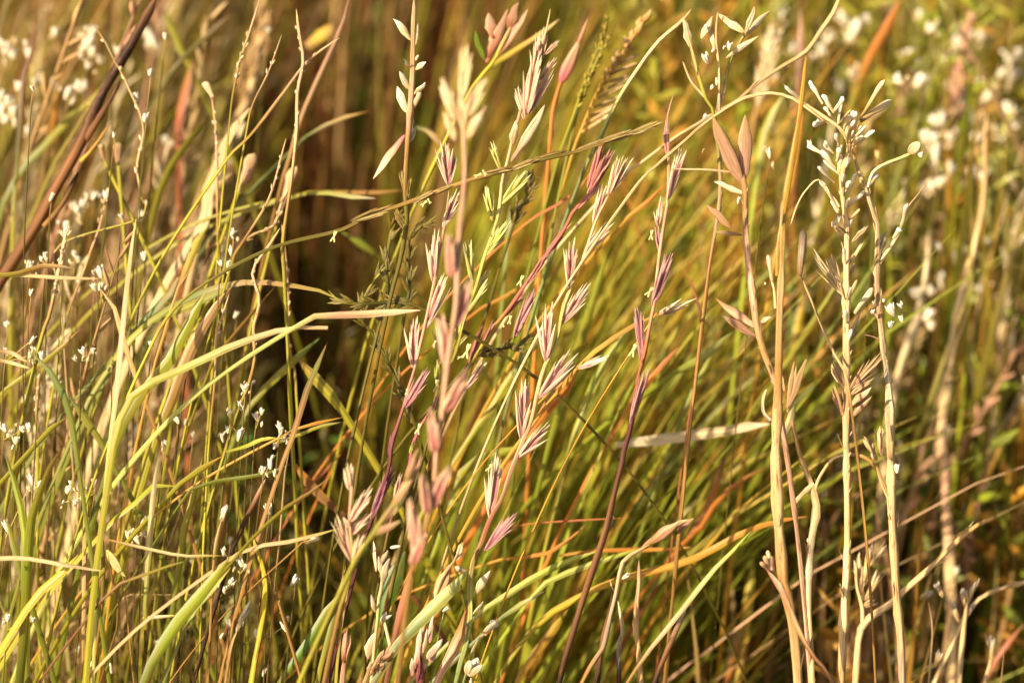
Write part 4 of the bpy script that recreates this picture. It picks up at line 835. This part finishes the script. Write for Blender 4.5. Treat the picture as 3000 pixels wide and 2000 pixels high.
a = Plant('dry_leaf', 'pale papery leaf curled on a thin stem in the lower shade', 'leaf', '02:860,960 850,860 830,800', (10, 8), ('ochre', 'ochre'), d=.66); a.bract('02:735,650 850,845', 66, ('pgreen', 'straw', 'pgreen'), 'leaf', .3, None, 'husk', 'leaf')
a = Plant('twig', 'dark brown stick leaning out behind the big light green blade', 'twig', '02:1585,700 1640,560 1690,440 1750,330 1800,220 1830,160', (26, 30, 30, 24), ('dbrown', 'dbrown', 'brown', 'ptan'), d=.656)
a = Plant('beaded_stalk', 'yellow seed-studded stalk curving down to the bottom edge', 'beaded stalk', '02:1740,1530 1790,1240 1830,950 1810,760 1760,620 1740,540', (40, 40, 38, 26), ('ygreen', 'yellow', 'ygreen'), d=.655); a.seeds(44, .08, .98, 16, 30, ('gold', 'yellow', 'ochre'))
a = Plant('beaded_stalk', 'brown bristly stem beside the yellow seed-studded stalk', 'beaded stalk', '02:1960,1140 1900,960 1860,850 1835,740', (22, 18, 12), ('ochre', 'ochre'), d=.657); a.seeds(24, .1, .98, 14, 26, ('ochre', 'tan'))
a = Plant('seed_plume', 'tan blurred plume hanging soft in the upper part of the shade', 'seed head', '00:1560,940 1640,800 1720,640 1780,350 1860,60', (50, 50, 40), ('tan', 'straw', 'tan'), d=.84)
for k in range(40):
    t = k / 40; x = 1660 + 180 * t + random.uniform(-70, 70); y = 800 - 720 * t; a.bract(f'00:{x:.0f},{y:.0f} {x + random.uniform(-20, 80):.0f},{y - random.uniform(120, 220):.0f}', 22, ('ochre', 'tan', 'straw'), 'leaf', .6, None, 'husk', 'seed')
# ================================================================ small white flowers and buds
FL = 'small white meadow flowers'
def flower(label, d, *heads, group=FL, cols=('cream', 'white')):
    """heads: 'tile:x,y' and widths; one thin stalk per flower, its buds as parts."""
    x, w, h = heads[0]; t, xy = x.split(':'); px, py = map(float, xy.split(','))
    a = Plant('white_flower', label, 'flower', f'{t}:{px - 14:.0f},{py + 190:.0f} {px + random.uniform(-8, 8):.0f},{py + 70:.0f} {px},{py + h * .3:.0f}', (9, 8, 8), ('olive', 'ochre', 'straw'), d=d, group=group)
    for x, w, h in heads:
        q, gap = a.near(at(*path(x)[0], d))
        if gap > px2m(w * .8, d): a.branch(f'{t}:{px:.0f},{py + 80:.0f} {x.split(":")[1]}', 8, ('ygreen', 'straw'))
        a.bead(x, w, h, cols)
        if group in (FL, BG):
            q = x.split(':')[1].split(',')
            for k in range(random.randint(1, 3)):
                a.bead(f'{t}:{float(q[0]) + random.uniform(-1, 1) * w * .9:.0f},{float(q[1]) + random.uniform(-.9, 1.3) * h * .8:.0f}', w * random.uniform(.35, .6), h * random.uniform(.4, .65), random.choice((cols, ('straw', 'cream'))))
BG = 'blurred white flowers in the sunny distance'
for lab, d, heads in (
    ('cluster of soft white flowers against the thick brown stalk', .80, (('00:610,290', 96, 110), ('00:635,345', 70, 66), ('00:680,395', 56, 56), ('00:605,445', 56, 60), ('00:640,220', 70, 90), ('00:560,380', 40, 60))),
    ('single white bud just over the thick brown stalk', .78, (('00:810,345', 54, 76),)),
    ('ragged white flower beyond the thick brown stalk', .84, (('00:1055,280', 84, 130), ('00:1020,230', 60, 80))),
    ('white flower pair high at the frame edge', .82, (('00:50,340', 90, 90), ('00:90,380', 70, 60), ('00:20,310', 50, 50))),
    ('single pale flower dot among the tan stems', .82, (('00:380,220', 60, 66),)),
    ('ring of white florets at the frame edge', .80, (('00:60,690', 90, 90), ('00:20,750', 90, 110), ('00:95,760', 70, 80), ('00:40,820', 80, 80), ('00:105,830', 56, 90), ('00:10,660', 60, 90))),
    ('lone white bud by the dusky narrow blade', .79, (('00:130,590', 70, 80),)),
    ('small white bud pair next to the dusky narrow blade', .80, (('00:240,565', 60, 70), ('00:200,370', 60, 110))),
    ('white bud on top of the pale bent straw', .79, (('00:370,590', 60, 66),)),
    ('elongated white flower spray lying sideways', .79, (('00:470,640', 70, 100), ('00:540,600', 76, 100), ('00:580,585', 50, 60))),
    ('white dot under the ring of florets', .80, (('00:190,890', 54, 70),)),
    ('solitary white dot in the middle of the olive blades', .83, (('00:1140,960', 50, 66),)),
    ('cream dot in front of the tan plume', .80, (('00:1845,205', 40, 46),)),
    ('white seed pair beside the wide tan leaf', .77, (('00:970,1480', 60, 90),)),
    ('white floret trio near the foot of the thick brown stalk', .75, (('00:650,1345', 60, 70), ('00:570,1400', 66, 76), ('00:530,1440', 54, 110))),
    ('upright white bud on the slim rusty stem', .71, (('00:730,1345', 44, 84),)),
    ('white bud below the thick brown stalk', .74, (('00:455,1545', 64, 60),)),
    ('fuzzy white tuft on the brown and white beaded stem', .69, (('01:455,25', 50, 76), ('01:435,170', 40, 60))),
    ('white bud above the fallen kinked straw', .70, (('01:318,190', 50, 70), ('01:285,215', 30, 36))),
    ('round white bud touching the fallen kinked straw', .70, (('01:205,258', 54, 66),)),
    ('soft white tuft above the second fallen straw', .72, (('01:520,190', 46, 76), ('01:545,220', 40, 50))),
    ('white bud under a dry grey husk at the crossing straws', .69, (('01:698,400', 60, 72), ('01:690,300', 70, 100))),
    ('bright white bud at the root of the sage blade', .655, (('01:285,880', 48, 64),)),
    ('small white tip beside the converging straws', .68, (('01:40,845', 40, 40), ('01:225,770', 40, 80), ('01:210,880', 36, 90))),
    ('cluster of white buds in the lower shaded corner', .68, (('01:30,1380', 50, 60), ('01:65,1420', 54, 60), ('01:110,1460', 56, 66), ('01:155,1385', 52, 52), ('01:200,1375', 48, 60))),
    ('cream twisted floret beside the yellow green corner blade', .675, (('01:570,850', 56, 60), ('01:640,845', 36, 50), ('01:520,905', 34, 40))),
    ('white buds on the pinkish beaded stem', .69, (('01:1605,30', 48, 60), ('01:1590,160', 40, 80), ('01:1575,250', 40, 60))),
    ('cluster of white buds at the end of the lower shade', .665, (('01:1585,1270', 44, 56), ('01:1570,1385', 46, 64), ('01:1650,1430', 60, 84), ('01:1655,1210', 30, 60), ('01:1530,1440', 30, 80))),
    ('twin white bud nodding on a curled stalk', .665, (('01:1765,1300', 50, 64), ('01:1803,1265', 42, 52))),
    ('loose white florets on the brown hooked twig', .665, (('01:1925,1370', 46, 56), ('01:1965,1450', 44, 60), ('01:1895,1505', 38, 46), ('01:1940,1400', 30, 60))),
    ('tiny white bud low on the green blades', .67, (('01:1130,1485', 38, 60),)),
    ('pale bud tip above the white bud cluster', .67, (('01:1692,1092', 36, 50),)),
    ('pair of pinkish white buds over the dark brown stick', .655, (('02:1808,100', 50, 66), ('02:1860,55', 52, 84))),
    ('lilac white floret hanging by the dark brown stick', .665, (('02:1850,365', 62, 80),)),
    ('white buds strung along the upper lower corner', .67, (('02:650,185', 44, 66), ('02:600,255', 44, 90), ('02:520,325', 44, 52), ('02:470,235', 56, 70), ('02:435,325', 30, 40))),
    ('small white buds by the long pale stem', .675, (('02:990,450', 38, 66), ('02:880,545', 40, 64), ('02:940,570', 56, 90), ('02:990,540', 34, 60))),
    ('white crumpled floret by the foot of the dark stick', .655, (('02:1655,735', 60, 90), ('02:1690,770', 40, 60), ('02:1540,665', 36, 56))),
    ('white ragged florets below the big light green blade tip', .66, (('02:1520,890', 56, 70), ('02:1590,880', 50, 90), ('02:1545,920', 40, 50))),
    ('white bud with a hooked base under the tan straw', .66, (('02:2030,860', 52, 90),)),
    ('pale bud beside the yellow seed-studded stalk', .66, (('02:1765,1220', 46, 50), ('02:1955,1180', 40, 90))),
    ('white pellet in the lower corner', .66, (('02:55,1120', 44, 54), ('02:230,1130', 34, 36))),
    ('white floret tuft at the lower frame edge', .67, (('02:40,490', 44, 90), ('02:220,170', 60, 110)))):
    flower(lab, d, *heads)
a = Plant('flower_bud', 'plump pointed white bud on a thin upright stalk in the lower shade', 'flower bud', '02:1470,800 1485,620 1510,500 1525,440', (16, 16, 18), ('ochre', 'tan', 'straw'), d=.652); a.cluster('02:1525,455 1560,335', 62, ('straw', 'cream', 'white'), 7, 'bud', 'bud', .3)
a = Plant('flower_bud', 'long tapering white bud standing near the bottom of the shaded side', 'flower bud', '02:1575,1420 1600,1290 1640,1190', (20, 22), ('ochre', 'tan'), d=.652); a.cluster('02:1625,1210 1725,985', 58, ('straw', 'cream', 'white'), 6, 'bud', 'bud', .3)
a = Plant('flower_bud', 'short white finger bud lying across the tan straw', 'flower bud', '02:2060,620 2110,590', (10, 10), ('ochre', 'straw'), d=.651); a.finger('02:2110,600 2195,570', 34)
SB = 'out of focus white flower head in the sunny grass behind the downy stalks'
for d, heads in ((.90, (('20:1195,190', 120, 150), ('20:1160,250', 80, 90))), (.88, (('20:1100,100', 60, 80),)), (.88, (('20:1010,260', 60, 110),)), (.88, (('20:950,335', 70, 90),)), (.88, (('20:610,270', 80, 80), ('20:585,335', 60, 70))), (.88, (('20:760,330', 50, 80),)),
                 (.86, (('20:1175,510', 80, 100),)), (.86, (('20:1090,595', 60, 100),)), (.92, (('20:1900,290', 110, 110), ('20:1980,240', 90, 100), ('20:2050,240', 80, 80))), (.90, (('20:2060,585', 110, 110), ('20:2110,650', 90, 110))), (.90, (('20:1920,670', 90, 130),)),
                 (.9, (('20:2250,420', 80, 100), ('20:2310,370', 80, 90), ('20:2200,500', 80, 90), ('20:2280,510', 90, 120))), (.86, (('20:1765,830', 140, 100),)), (.86, (('20:1730,950', 80, 90), ('20:1840,945', 70, 80))), (.86, (('20:2025,945', 90, 80),)), (.88, (('20:2220,900', 110, 70), ('20:2150,880', 60, 60))),
                 (.84, (('20:1740,1070', 70, 130),)), (.84, (('20:1840,1165', 80, 90),)), (.84, (('20:1760,1260', 110, 90), ('20:1720,1280', 70, 70))), (.88, (('20:2000,1180', 120, 90),)), (.92, (('21:2300,1210', 90, 120), ('21:2340,1190', 60, 60))), (.86, (('21:2090,100', 50, 60),)), (.86, (('21:2100,340', 60, 70),)), (.88, (('21:2050,430', 60, 60),)),
                 (.86, (('20:640,510', 44, 60),)), (.9, (('20:690,100', 50, 60),)), (.9, (('20:1640,100', 60, 120),)), (.9, (('20:2290,785', 70, 40),))):
    flower(SB, d, *heads, group=BG)
flower('small crisp round white bud hanging alone over the downy stalks', .80, ('20:1482,545', 76, 76), group=FL)
flower('white pod hanging beside the papery-bracted stalk', .70, ('20:595,1050', 40, 84), group=FL)
flower('blurred pale pod behind the leaning weed', .74, ('20:1340,1060', 44, 70), group=FL, cols=('pgreen', 'straw'))

# the many tiny buds nothing tells apart
for k in range(44):
    t = random.choice(('00', '01', '01', '02', '02')); x = random.uniform(30, 1950 if t != '00' else 1300); y = random.uniform(150, 1500)
    flower('tiny white bud on a hair-thin stalk among the tangled blades of the shaded side', random.uniform(.67, .74), (f'{t}:{x:.0f},{y:.0f}', random.uniform(30, 52), random.uniform(40, 74)), group='tiny white buds among the tangled blades')
for k in range(16):
    x = random.uniform(1500, 2330); y = random.uniform(120, 1500)
    flower(SB, random.uniform(.84, .92), (f'20:{x:.0f},{y:.0f}', random.uniform(60, 110), random.uniform(70, 120)), group=BG)
for k in range(9):
    flower(SB, random.uniform(.84, .92), (f'21:{random.uniform(1650, 2330):.0f},{random.uniform(50, 1500):.0f}', random.uniform(50, 90), random.uniform(60, 100)), group=BG)
# ================================================================ the meadow behind and around
def ground_mat():
    m = bpy.data.materials.new('meadow_soil'); m.use_nodes = True
    N = m.node_tree.nodes; Lk = m.node_tree.links
    bs = N['Principled BSDF']; bs.inputs['Roughness'].default_value = .95
    tc = N.new('ShaderNodeTexCoord'); n1 = N.new('ShaderNodeTexNoise'); n1.inputs['Scale'].default_value = 60; n1.inputs['Detail'].default_value = 10
    n2 = N.new('ShaderNodeTexNoise'); n2.inputs['Scale'].default_value = 3; n2.inputs['Detail'].default_value = 6
    cr = N.new('ShaderNodeValToRGB'); e = cr.color_ramp.elements
    e[0].position = .3; e[0].color = (*lin((70, 46, 26)), 1); e[1].position = .7; e[1].color = (*lin((128, 90, 52)), 1)
    mx = N.new('ShaderNodeMix'); mx.data_type = 'RGBA'; mx.inputs['B'].default_value = (*lin((84, 84, 26)), 1)
    Lk.new(tc.outputs['Object'], n1.inputs['Vector']); Lk.new(tc.outputs['Object'], n2.inputs['Vector'])
    Lk.new(n1.outputs['Fac'], cr.inputs['Fac']); Lk.new(n2.outputs['Fac'], mx.inputs['Factor']); Lk.new(cr.outputs['Color'], mx.inputs['A']); Lk.new(mx.outputs['Result'], bs.inputs['Base Color'])
    bp = N.new('ShaderNodeBump'); bp.inputs['Strength'].default_value = .8; bp.inputs['Distance'].default_value = .01; Lk.new(n1.outputs['Fac'], bp.inputs['Height']); Lk.new(bp.outputs[0], bs.inputs['Normal'])
    return m
me = bpy.data.meshes.new('ground'); me.from_pydata([(-120, -120, 0), (120, -120, 0), (120, 120, 0), (-120, 120, 0)], [], [(0, 1, 2, 3)])
me.materials.append(ground_mat()); go = bpy.data.objects.new('ground', me); COL.objects.link(go)
tag(go, 'dark soil under the meadow grass', None, None, 'structure')

def vx(x, y):
    """Sideways place of ground point relative to the view: -1 .. 1 from edge to edge."""
    return x / (.18 * (.68 + y * .89))

def swath(mb, n, region, h, w, lean, cols, tips, droop=.25, leanz=(0, 360), tipc=.5, gap=False):
    """n blades as one batch. region(n) -> x, y; h, w, lean: (lo, hi); lean azimuth in degrees, 0 = sideways to the sunless side."""
    S, K = 9, 3
    x, y, hs = region(n); n = len(x); hollow = np.zeros(n, bool)
    H = RNG.uniform(*h, n) * hs; Wd = RNG.uniform(*w, n); Ln = RNG.uniform(*lean, n); az = np.radians(RNG.uniform(*leanz, n)); dr = RNG.uniform(0, droop, n)
    t = np.linspace(0, 1, S)
    disp = H[:, None] * Ln[:, None] * (.35 * t + .65 * t ** 2.2)[None]
    px = x[:, None] + disp * np.cos(az)[:, None]; py = y[:, None] + disp * np.sin(az)[:, None]
    pz = H[:, None] * (t[None] - dr[:, None] * t[None] ** 4)
    wav = RNG.normal(0, .004, (n, 2)); px = px + wav[:, :1] * np.sin(t * 5)[None]; py = py + wav[:, 1:] * np.sin(t * 4 + 1)[None]
    if gap:
        for j in (4, 6, 8):
            hollow[:] = hollow | ((vx(px[:, j], py[:, j]) > -.47) & (vx(px[:, j], py[:, j]) < (9 if gap == 'side' else .06)) & (py[:, j] < .35))
        q = ~hollow; n = int(q.sum()); px, py, pz, Wd = px[q], py[q], pz[q], Wd[q]
    ps = RNG.uniform(0, np.pi, n); prof = np.interp(t, [0, .3, .65, .9, 1], [.7, 1, .85, .4, .05])
    u = np.array([-1, 0, 1.]); fold = np.array([.3, 0, .3])
    wx = np.cos(ps)[:, None, None] * (Wd[:, None] * prof)[..., None] * .5
    wy = np.sin(ps)[:, None, None] * (Wd[:, None] * prof)[..., None] * .5
    G = np.empty((n, S, K, 3)); G[..., 0] = px[..., None] + wx * u - wy * fold; G[..., 1] = py[..., None] + wy * u + wx * fold; G[..., 2] = pz[..., None]
    ca = np.array([C(c) for c in cols]); cb = np.array([C(c) for c in tips])
    A = ca[RNG.integers(0, len(ca), n)] * RNG.uniform(.72, 1.2, (n, 1)); Bc = cb[RNG.integers(0, len(cb), n)] * RNG.uniform(.75, 1.15, (n, 1))
    k = np.clip((t - tipc) / (1 - tipc), 0, 1)[None, :, None] * RNG.uniform(.3, 1, (n, 1, 1))
    col = A[:, None] * (1 - k) + Bc[:, None] * k
    col = np.repeat(col[:, :, None], K, 2)
    tc = np.empty((n, S, K, 3)); tc[..., 0] = u * 4; tc[..., 1] = RNG.uniform(0, 900, n)[:, None, None]; tc[..., 2] = (t * 14)[None, :, None]
    idx = np.arange(n * S * K).reshape(n, S, K) + mb.n
    f = np.stack([idx[:, :-1, :-1], idx[:, :-1, 1:], idx[:, 1:, 1:], idx[:, 1:, :-1]], -1)
    mb.v.append(G.reshape(-1, 3)); mb.f.append(f.reshape(-1, 4)); mb.c.append(col.reshape(-1, 3)); mb.t.append(tc.reshape(-1, 3)); mb.n += n * S * K
    return G

def zone2(x0, x1, y0, y1, gap=True, p=1.0, clump=0.0):
    def f(n):
        y = y0 + (y1 - y0) * RNG.random(n) ** p; v = RNG.uniform(x0, x1, n); x = v * .18 * (.68 + y * .89)
        m = np.ones(n, bool)
        if gap:                                        # the shaded hollow: tall grass is missing there
            m &= ~((v > -.44 + .04 * np.sin(y * 9)) & (v < .06) & (y < .37))
        if clump:
            q = np.sin(x * 95 + 1.3 * np.sin(y * 40)) * np.sin(y * 31 + 2 * np.sin(x * 33)); m &= q > clump - 1
        return x[m], y[m], np.ones(m.sum())
    return f

def stuff(name, mb, mat, label):
    o = mb.build(name, M[mat]); tag(o, label, 'grass', None, 'stuff'); return o

# sunny side: upright yellow-green and golden blades
mb = MB()
GRN = ('ygreen', 'green', 'ygreen', 'bgreen', 'gold', 'lime', 'sage')
swath(mb, 480, zone2(.30, 1.35, .12, .4), (.20, .34), (.0020, .0040), (0, .16), GRN, ('gold', 'straw', 'orange', 'ygreen'), .12, (-180, 180), .7)
swath(mb, 1500, zone2(.2, 1.35, .35, 1.0), (.22, .36), (.0024, .0044), (0, .25), GRN, ('gold', 'straw', 'ygreen'), .12, (-180, 180), .75)
swath(mb, 2000, zone2(.05, 1.4, .9, 2.1), (.28, .42), (.003, .005), (0, .25), ('ygreen', 'green', 'gold', 'ochre', 'lime'), ('gold', 'straw', 'ygreen'), .2, (-180, 180), .75)
# leaning lime blades behind the pink spikes
swath(mb, 360, zone2(-.40, -.02, .05, .40, False), (.22, .34), (.0018, .0034), (.15, .42), ('lime', 'ygreen', 'green', 'ygreen', 'gold'), ('orange', 'ygreen', 'gold', 'lime'), .15, (-15, 20), .75)
swath(mb, 200, zone2(.0, .26, .4, .95, False), (.26, .38), (.0022, .004), (.05, .25), ('green', 'bgreen', 'ygreen', 'gold'), ('ygreen', 'orange', 'gold'), .15, (-20, 25), .75)
# shaded side: olive, khaki and tan blades, many leaning over to the sunny side
swath(mb, 300, zone2(-1.4, -.62, .03, .3), (.18, .33), (.0008, .0021), (.05, .7), ('green', 'ygreen', 'olive', 'tan', 'ochre', 'ptan'), ('straw', 'ochre', 'tan', 'ygreen'), .25, (-30, 40), gap=True)
swath(mb, 220, zone2(-1.4, -.62, .03, .3), (.18, .33), (.0007, .0018), (.05, .6), ('green', 'ygreen', 'olive', 'ochre'), ('straw', 'ochre', 'ygreen'), .25, (120, 240))
swath(mb, 500, zone2(-.78, -.42, .03, .9), (.14, .25), (.0014, .003), (0, .14), ('green', 'olive', 'ochre', 'ygreen'), ('straw', 'ochre', 'tan'), .2, (-180, 180), gap=True)
swath(mb, 1300, zone2(-1.4, -.8, .25, 1.0), (.26, .42), (.0018, .0036), (.05, .5), ('green', 'olive', 'ochre', 'ygreen', 'ygreen'), ('straw', 'tan', 'ochre', 'ygreen'), .3, (-50, 60), gap=True)
swath(mb, 900, zone2(-.5, .18, .38, .95, False), (.24, .38), (.0016, .0036), (0, .3), ('olive', 'brown', 'ochre', 'bgreen', 'rust', 'green'), ('rust', 'tan', 'ochre', 'olive'), .25, (-180, 180))
swath(mb, 110, zone2(-.46, .08, .1, .5, False), (.20, .32), (.0008, .0018), (.05, .5), ('ygreen', 'green', 'ochre', 'brown'), ('straw', 'rust', 'ygreen'), .3, (-60, 60))
swath(mb, 1900, zone2(-1.4, .3, .95, 2.1, False), (.28, .44), (.0028, .005), (0, .3), ('ygreen', 'green', 'gold', 'ochre', 'olive'), ('gold', 'straw', 'ygreen'), .25, (-180, 180))
# low undergrowth along the foot of everything, and before the camera
swath(mb, 420, zone2(.25, 1.3, -.02, .25, False), (.12, .25), (.0016, .0032), (0, .12), ('gold', 'ygreen', 'ochre', 'tan'), ('straw', 'gold', 'ptan'), .2)
swath(mb, 750, zone2(-1.4, .35, -.06, .25, False), (.09, .23), (.001, .0026), (0, .6), ('green', 'ygreen', 'green', 'lime', 'olive', 'ochre'), ('straw', 'gold', 'ygreen'), .3)
swath(mb, 900, zone2(-2.2, 2.2, -.42, -.08, False), (.08, .17), (.0014, .003), (.1, .9), ('green', 'ygreen', 'olive'), ('straw', 'gold', 'ygreen'), .4)
swath(mb, 2600, zone2(-3.2, -1.3, .06, 1.6, False), (.25, .40), (.002, .004), (.05, .3), ('green', 'olive', 'ochre', 'tan'), ('straw', 'tan', 'ochre'), .3, (-40, 60))
swath(mb, 1800, zone2(1.35, 3.0, .06, 1.6, False), (.22, .38), (.002, .004), (0, .3), ('ygreen', 'green', 'gold', 'ochre'), ('gold', 'straw', 'orange'), .2, (-180, 180))
swath(mb, 1000, zone2(-1.35, -.42, -.02, .25), (.13, .30), (.0006, .0013), (.1, 1.0), ('ygreen', 'lime', 'green', 'ochre', 'pgreen'), ('straw', 'ygreen', 'pgreen'), .4, (-180, 180), gap=True)
swath(mb, 420, zone2(-.5, .4, -.03, .2, False), (.13, .24), (.0006, .0015), (.1, .9), ('ygreen', 'lime', 'green', 'gold'), ('straw', 'gold', 'pgreen'), .4, (-180, 180))
swath(mb, 150, zone2(-.42, .02, .03, .14, False), (.22, .33), (.0016, .003), (.15, .5), ('lime', 'ygreen', 'lime', 'green'), ('lime', 'pgreen', 'gold'), .2, (-15, 20), .8)
swath(mb, 170, zone2(-.5, .06, .02, .13, False), (.12, .215), (.0008, .0022), (.05, .7), ('lime', 'ygreen', 'ochre', 'green'), ('straw', 'gold', 'lime'), .3, (-180, 180))
swath(mb, 240, zone2(-1.3, -.5, .0, .14), (.16, .28), (.0014, .0028), (.05, .6), ('lime', 'green', 'lime', 'ygreen'), ('lime', 'pgreen', 'straw'), .3, (-180, 180), .8, gap=True)
stuff('meadow_grass', mb, 'blade', 'mass of olive, lime and golden grass filling the meadow behind')
# dead brown litter in the hollow
mb = MB()
swath(mb, 900, zone2(-.6, .25, .05, 1.0, False), (.05, .17), (.0012, .003), (.5, 1.6), ('brown', 'rust', 'rust', 'dbrown'), ('brown', 'ptan', 'rust'), .6)
swath(mb, 170, zone2(-.5, .12, .2, .9, False), (.16, .29), (.0016, .003), (.2, .9), ('ygreen', 'brown', 'bgreen', 'ochre', 'green'), ('rust', 'ochre', 'orange'), .4)
# fine dry straw criss-crossing the shaded side and, thinner, everywhere else
swath(mb, 900, zone2(-1.35, -.45, .0, .3), (.17, .34), (.0005, .0011), (.1, .9), ('straw', 'tan', 'straw', 'ptan', 'ochre'), ('cream', 'straw', 'tan'), .4, (-60, 60), gap=True)
swath(mb, 600, zone2(-1.35, -.45, .0, .3), (.17, .33), (.0005, .0011), (.1, .8), ('straw', 'tan', 'ptan'), ('cream', 'straw', 'tan'), .4, (120, 240), gap=True)
swath(mb, 130, zone2(.25, 1.3, .1, .5), (.2, .36), (.0006, .0014), (.05, .6), ('straw', 'tan', 'gold', 'ptan'), ('cream', 'straw', 'tan'), .3, (-60, 60))
swath(mb, 300, zone2(-1.7, -.55, .0, .25), (.20, .33), (.0005, .0012), (.6, 1.5), ('straw', 'tan', 'pgreen', 'ochre'), ('cream', 'straw', 'tan'), .45, (-25, 25), gap='side')
swath(mb, 140, zone2(-1.0, -.45, .0, .25), (.20, .31), (.0005, .0012), (.8, 1.8), ('straw', 'tan', 'pgreen', 'ochre'), ('cream', 'straw', 'tan'), .45, (155, 205), gap=True)
swath(mb, 120, zone2(-.5, .0, .28, .45, False), (.28, .40), (.0008, .0018), (.02, .3), ('ygreen', 'ochre', 'brown', 'green', 'tan'), ('straw', 'gold', 'ygreen', 'tan'), .25, (-60, 60), .6)
stuff('dead_grass', mb, 'straw', 'fine dead straw tangled through the meadow and in the shaded hollow')
# dry culms with feathery heads
mb = MB()
def culms(n, zn, h, lean, cols, headn, headl, sw, az=(-40, 60), x0=0):
    x, y, _ = zn(n)
    for X, Y in zip(x, y):
        hh = random.uniform(*h); ln = random.uniform(*lean); a = rad(random.uniform(*az)); t = np.linspace(0, 1, 6)
        if x0 < -1 and any(-.5 < vx(X + hh * ln * u * math.cos(a), Y + hh * ln * u * math.sin(a)) < .1 for u in (.1, .3, .5, .75, 1)): continue
        P = np.stack([X + hh * ln * t ** 2 * math.cos(a), Y + hh * ln * t ** 2 * math.sin(a), hh * t], 1); c = C(random.choice(cols))
        tube(mb, P, (.0009, .0008, .0004), (c * .85, c), 4, n=9)
        for k in range(headn):
            u = 1 - headl * (1 - k / headn); i = min(int(u * 5), 4); b = P[i] + (P[i + 1] - P[i]) * (u * 5 - i)
            T = nrm(P[i + 1] - P[i]); o = nrm(RNG.normal(0, 1, 3)); q = nrm(T + o * .55)
            lance(mb, b, b + q * random.uniform(.004, .009), sw * random.uniform(.7, 1.3), .7, (c, c * 1.12), 'leaf', None, RNG.normal(0, 1, 3), 0, 4, 5)
culms(70, zone2(-1.3, -.45, .12, .9), (.30, .45), (.1, .6), ('tan', 'straw', 'ptan', 'ptan', 'ochre'), 26, .35, .0018, x0=-2)
culms(24, zone2(.2, 1.3, .3, 1.2), (.30, .42), (.0, .15), ('straw', 'tan', 'ptan'), 24, .3, .002)
culms(22, zone2(.0, .6, .5, 1.0, False), (.34, .46), (.2, .6), ('tan', 'gold', 'ptan'), 26, .3, .0018, (-30, 35))
culms(120, zone2(-1.3, -.5, .03, .3), (.22, .35), (.1, .6), ('straw', 'cream', 'tan', 'ptan'), 30, .4, .0011, (-50, 60), x0=-2)
culms(45, zone2(.35, 1.3, .35, 1.0), (.26, .40), (0, .2), ('straw', 'cream', 'ptan'), 26, .4, .0022)
culms(75, zone2(.4, 1.3, .1, .4), (.17, .28), (0, .25), ('straw', 'cream', 'ptan', 'cream'), 26, .45, .0022)
stuff('dry_culms', mb, 'husk', 'mass of feathery tan grass heads standing in the meadow behind')
# small-leaved herbs between the blades of the sunny side and under the shaded side
mb = MB()
def herbs(n, zn, h, cols, leaves, lw, ll):
    x, y, _ = zn(n)
    for X, Y in zip(x, y):
        hh = random.uniform(*h); t = np.linspace(0, 1, 5); a = random.uniform(0, 6.3); ln = random.uniform(0, .25)
        P = np.stack([X + hh * ln * t ** 2 * math.cos(a), Y + hh * ln * t ** 2 * math.sin(a), hh * t], 1); c = C(random.choice(cols))
        tube(mb, P, (.0008, .0005), (c * .8, c), 4, n=6)
        for k in range(leaves):
            u = .25 + .74 * k / leaves; i = min(int(u * 4), 3); b = P[i] + (P[i + 1] - P[i]) * (u * 4 - i); th = k * 2.4 + a
            q = nrm(np.array([math.cos(th), math.sin(th), random.uniform(.3, 1.1)]))
            lance(mb, b, b + q * ll * random.uniform(.7, 1.2), lw, .2, (c, c * 1.15), 'leaf', None, RNG.normal(0, 1, 3), .1, 4, 5)
herbs(420, zone2(.28, 1.35, .2, 1.1), (.20, .35), ('ygreen', 'lime', 'ygreen', 'gold', 'pgreen'), 36, .0045, .010)
herbs(240, zone2(.35, 1.35, .08, .4), (.13, .25), ('ygreen', 'lime', 'gold', 'green'), 30, .0045, .010)
herbs(60, zone2(-.1, .35, .42, .9, False), (.2, .30), ('ygreen', 'green', 'bgreen', 'ochre'), 24, .005, .012)
herbs(60, zone2(-1.3, -.1, .02, .3, False), (.14, .24), ('bgreen', 'green', 'olive'), 20, .0035, .009)
stuff('ground_herbs', mb, 'blade', 'small-leaved yellow green herbs filling the gaps in the meadow')

# ================================================================ light
SUN_EL, SUN_AZ = rad(38), rad(234)      # azimuth from +Y (north) clockwise: behind the viewer, to one side
sd = Vector((math.sin(SUN_AZ) * math.cos(SUN_EL), math.cos(SUN_AZ) * math.cos(SUN_EL), math.sin(SUN_EL)))
sl = bpy.data.lights.new('sun', 'SUN'); sl.energy = 5.0; sl.angle = rad(.5); sl.color = (1, .90, .74)
so = bpy.data.objects.new('sun', sl); COL.objects.link(so); so.rotation_euler = (-sd).to_track_quat('-Z', 'Y').to_euler(); so.location = (-3, -3, 5)
w = bpy.data.worlds.new('World'); sc.world = w; w.use_nodes = True
N = w.node_tree.nodes; bg = N['Background']; sky = N.new('ShaderNodeTexSky'); sky.sky_type = 'NISHITA'; sky.sun_disc = False
sky.sun_elevation = SUN_EL; sky.sun_rotation = SUN_AZ; sky.dust_density = 3
w.node_tree.links.new(sky.outputs[0], bg.inputs['Color']); bg.inputs['Strength'].default_value = .085
vs = sc.view_settings; vs.view_transform = 'Standard'; vs.look = 'None'; vs.gamma = 1; vs.exposure = .84
sc.cycles.max_bounces = 8; sc.cycles.diffuse_bounces = 4; sc.cycles.transmission_bounces = 4
sc.cycles.use_denoising = True
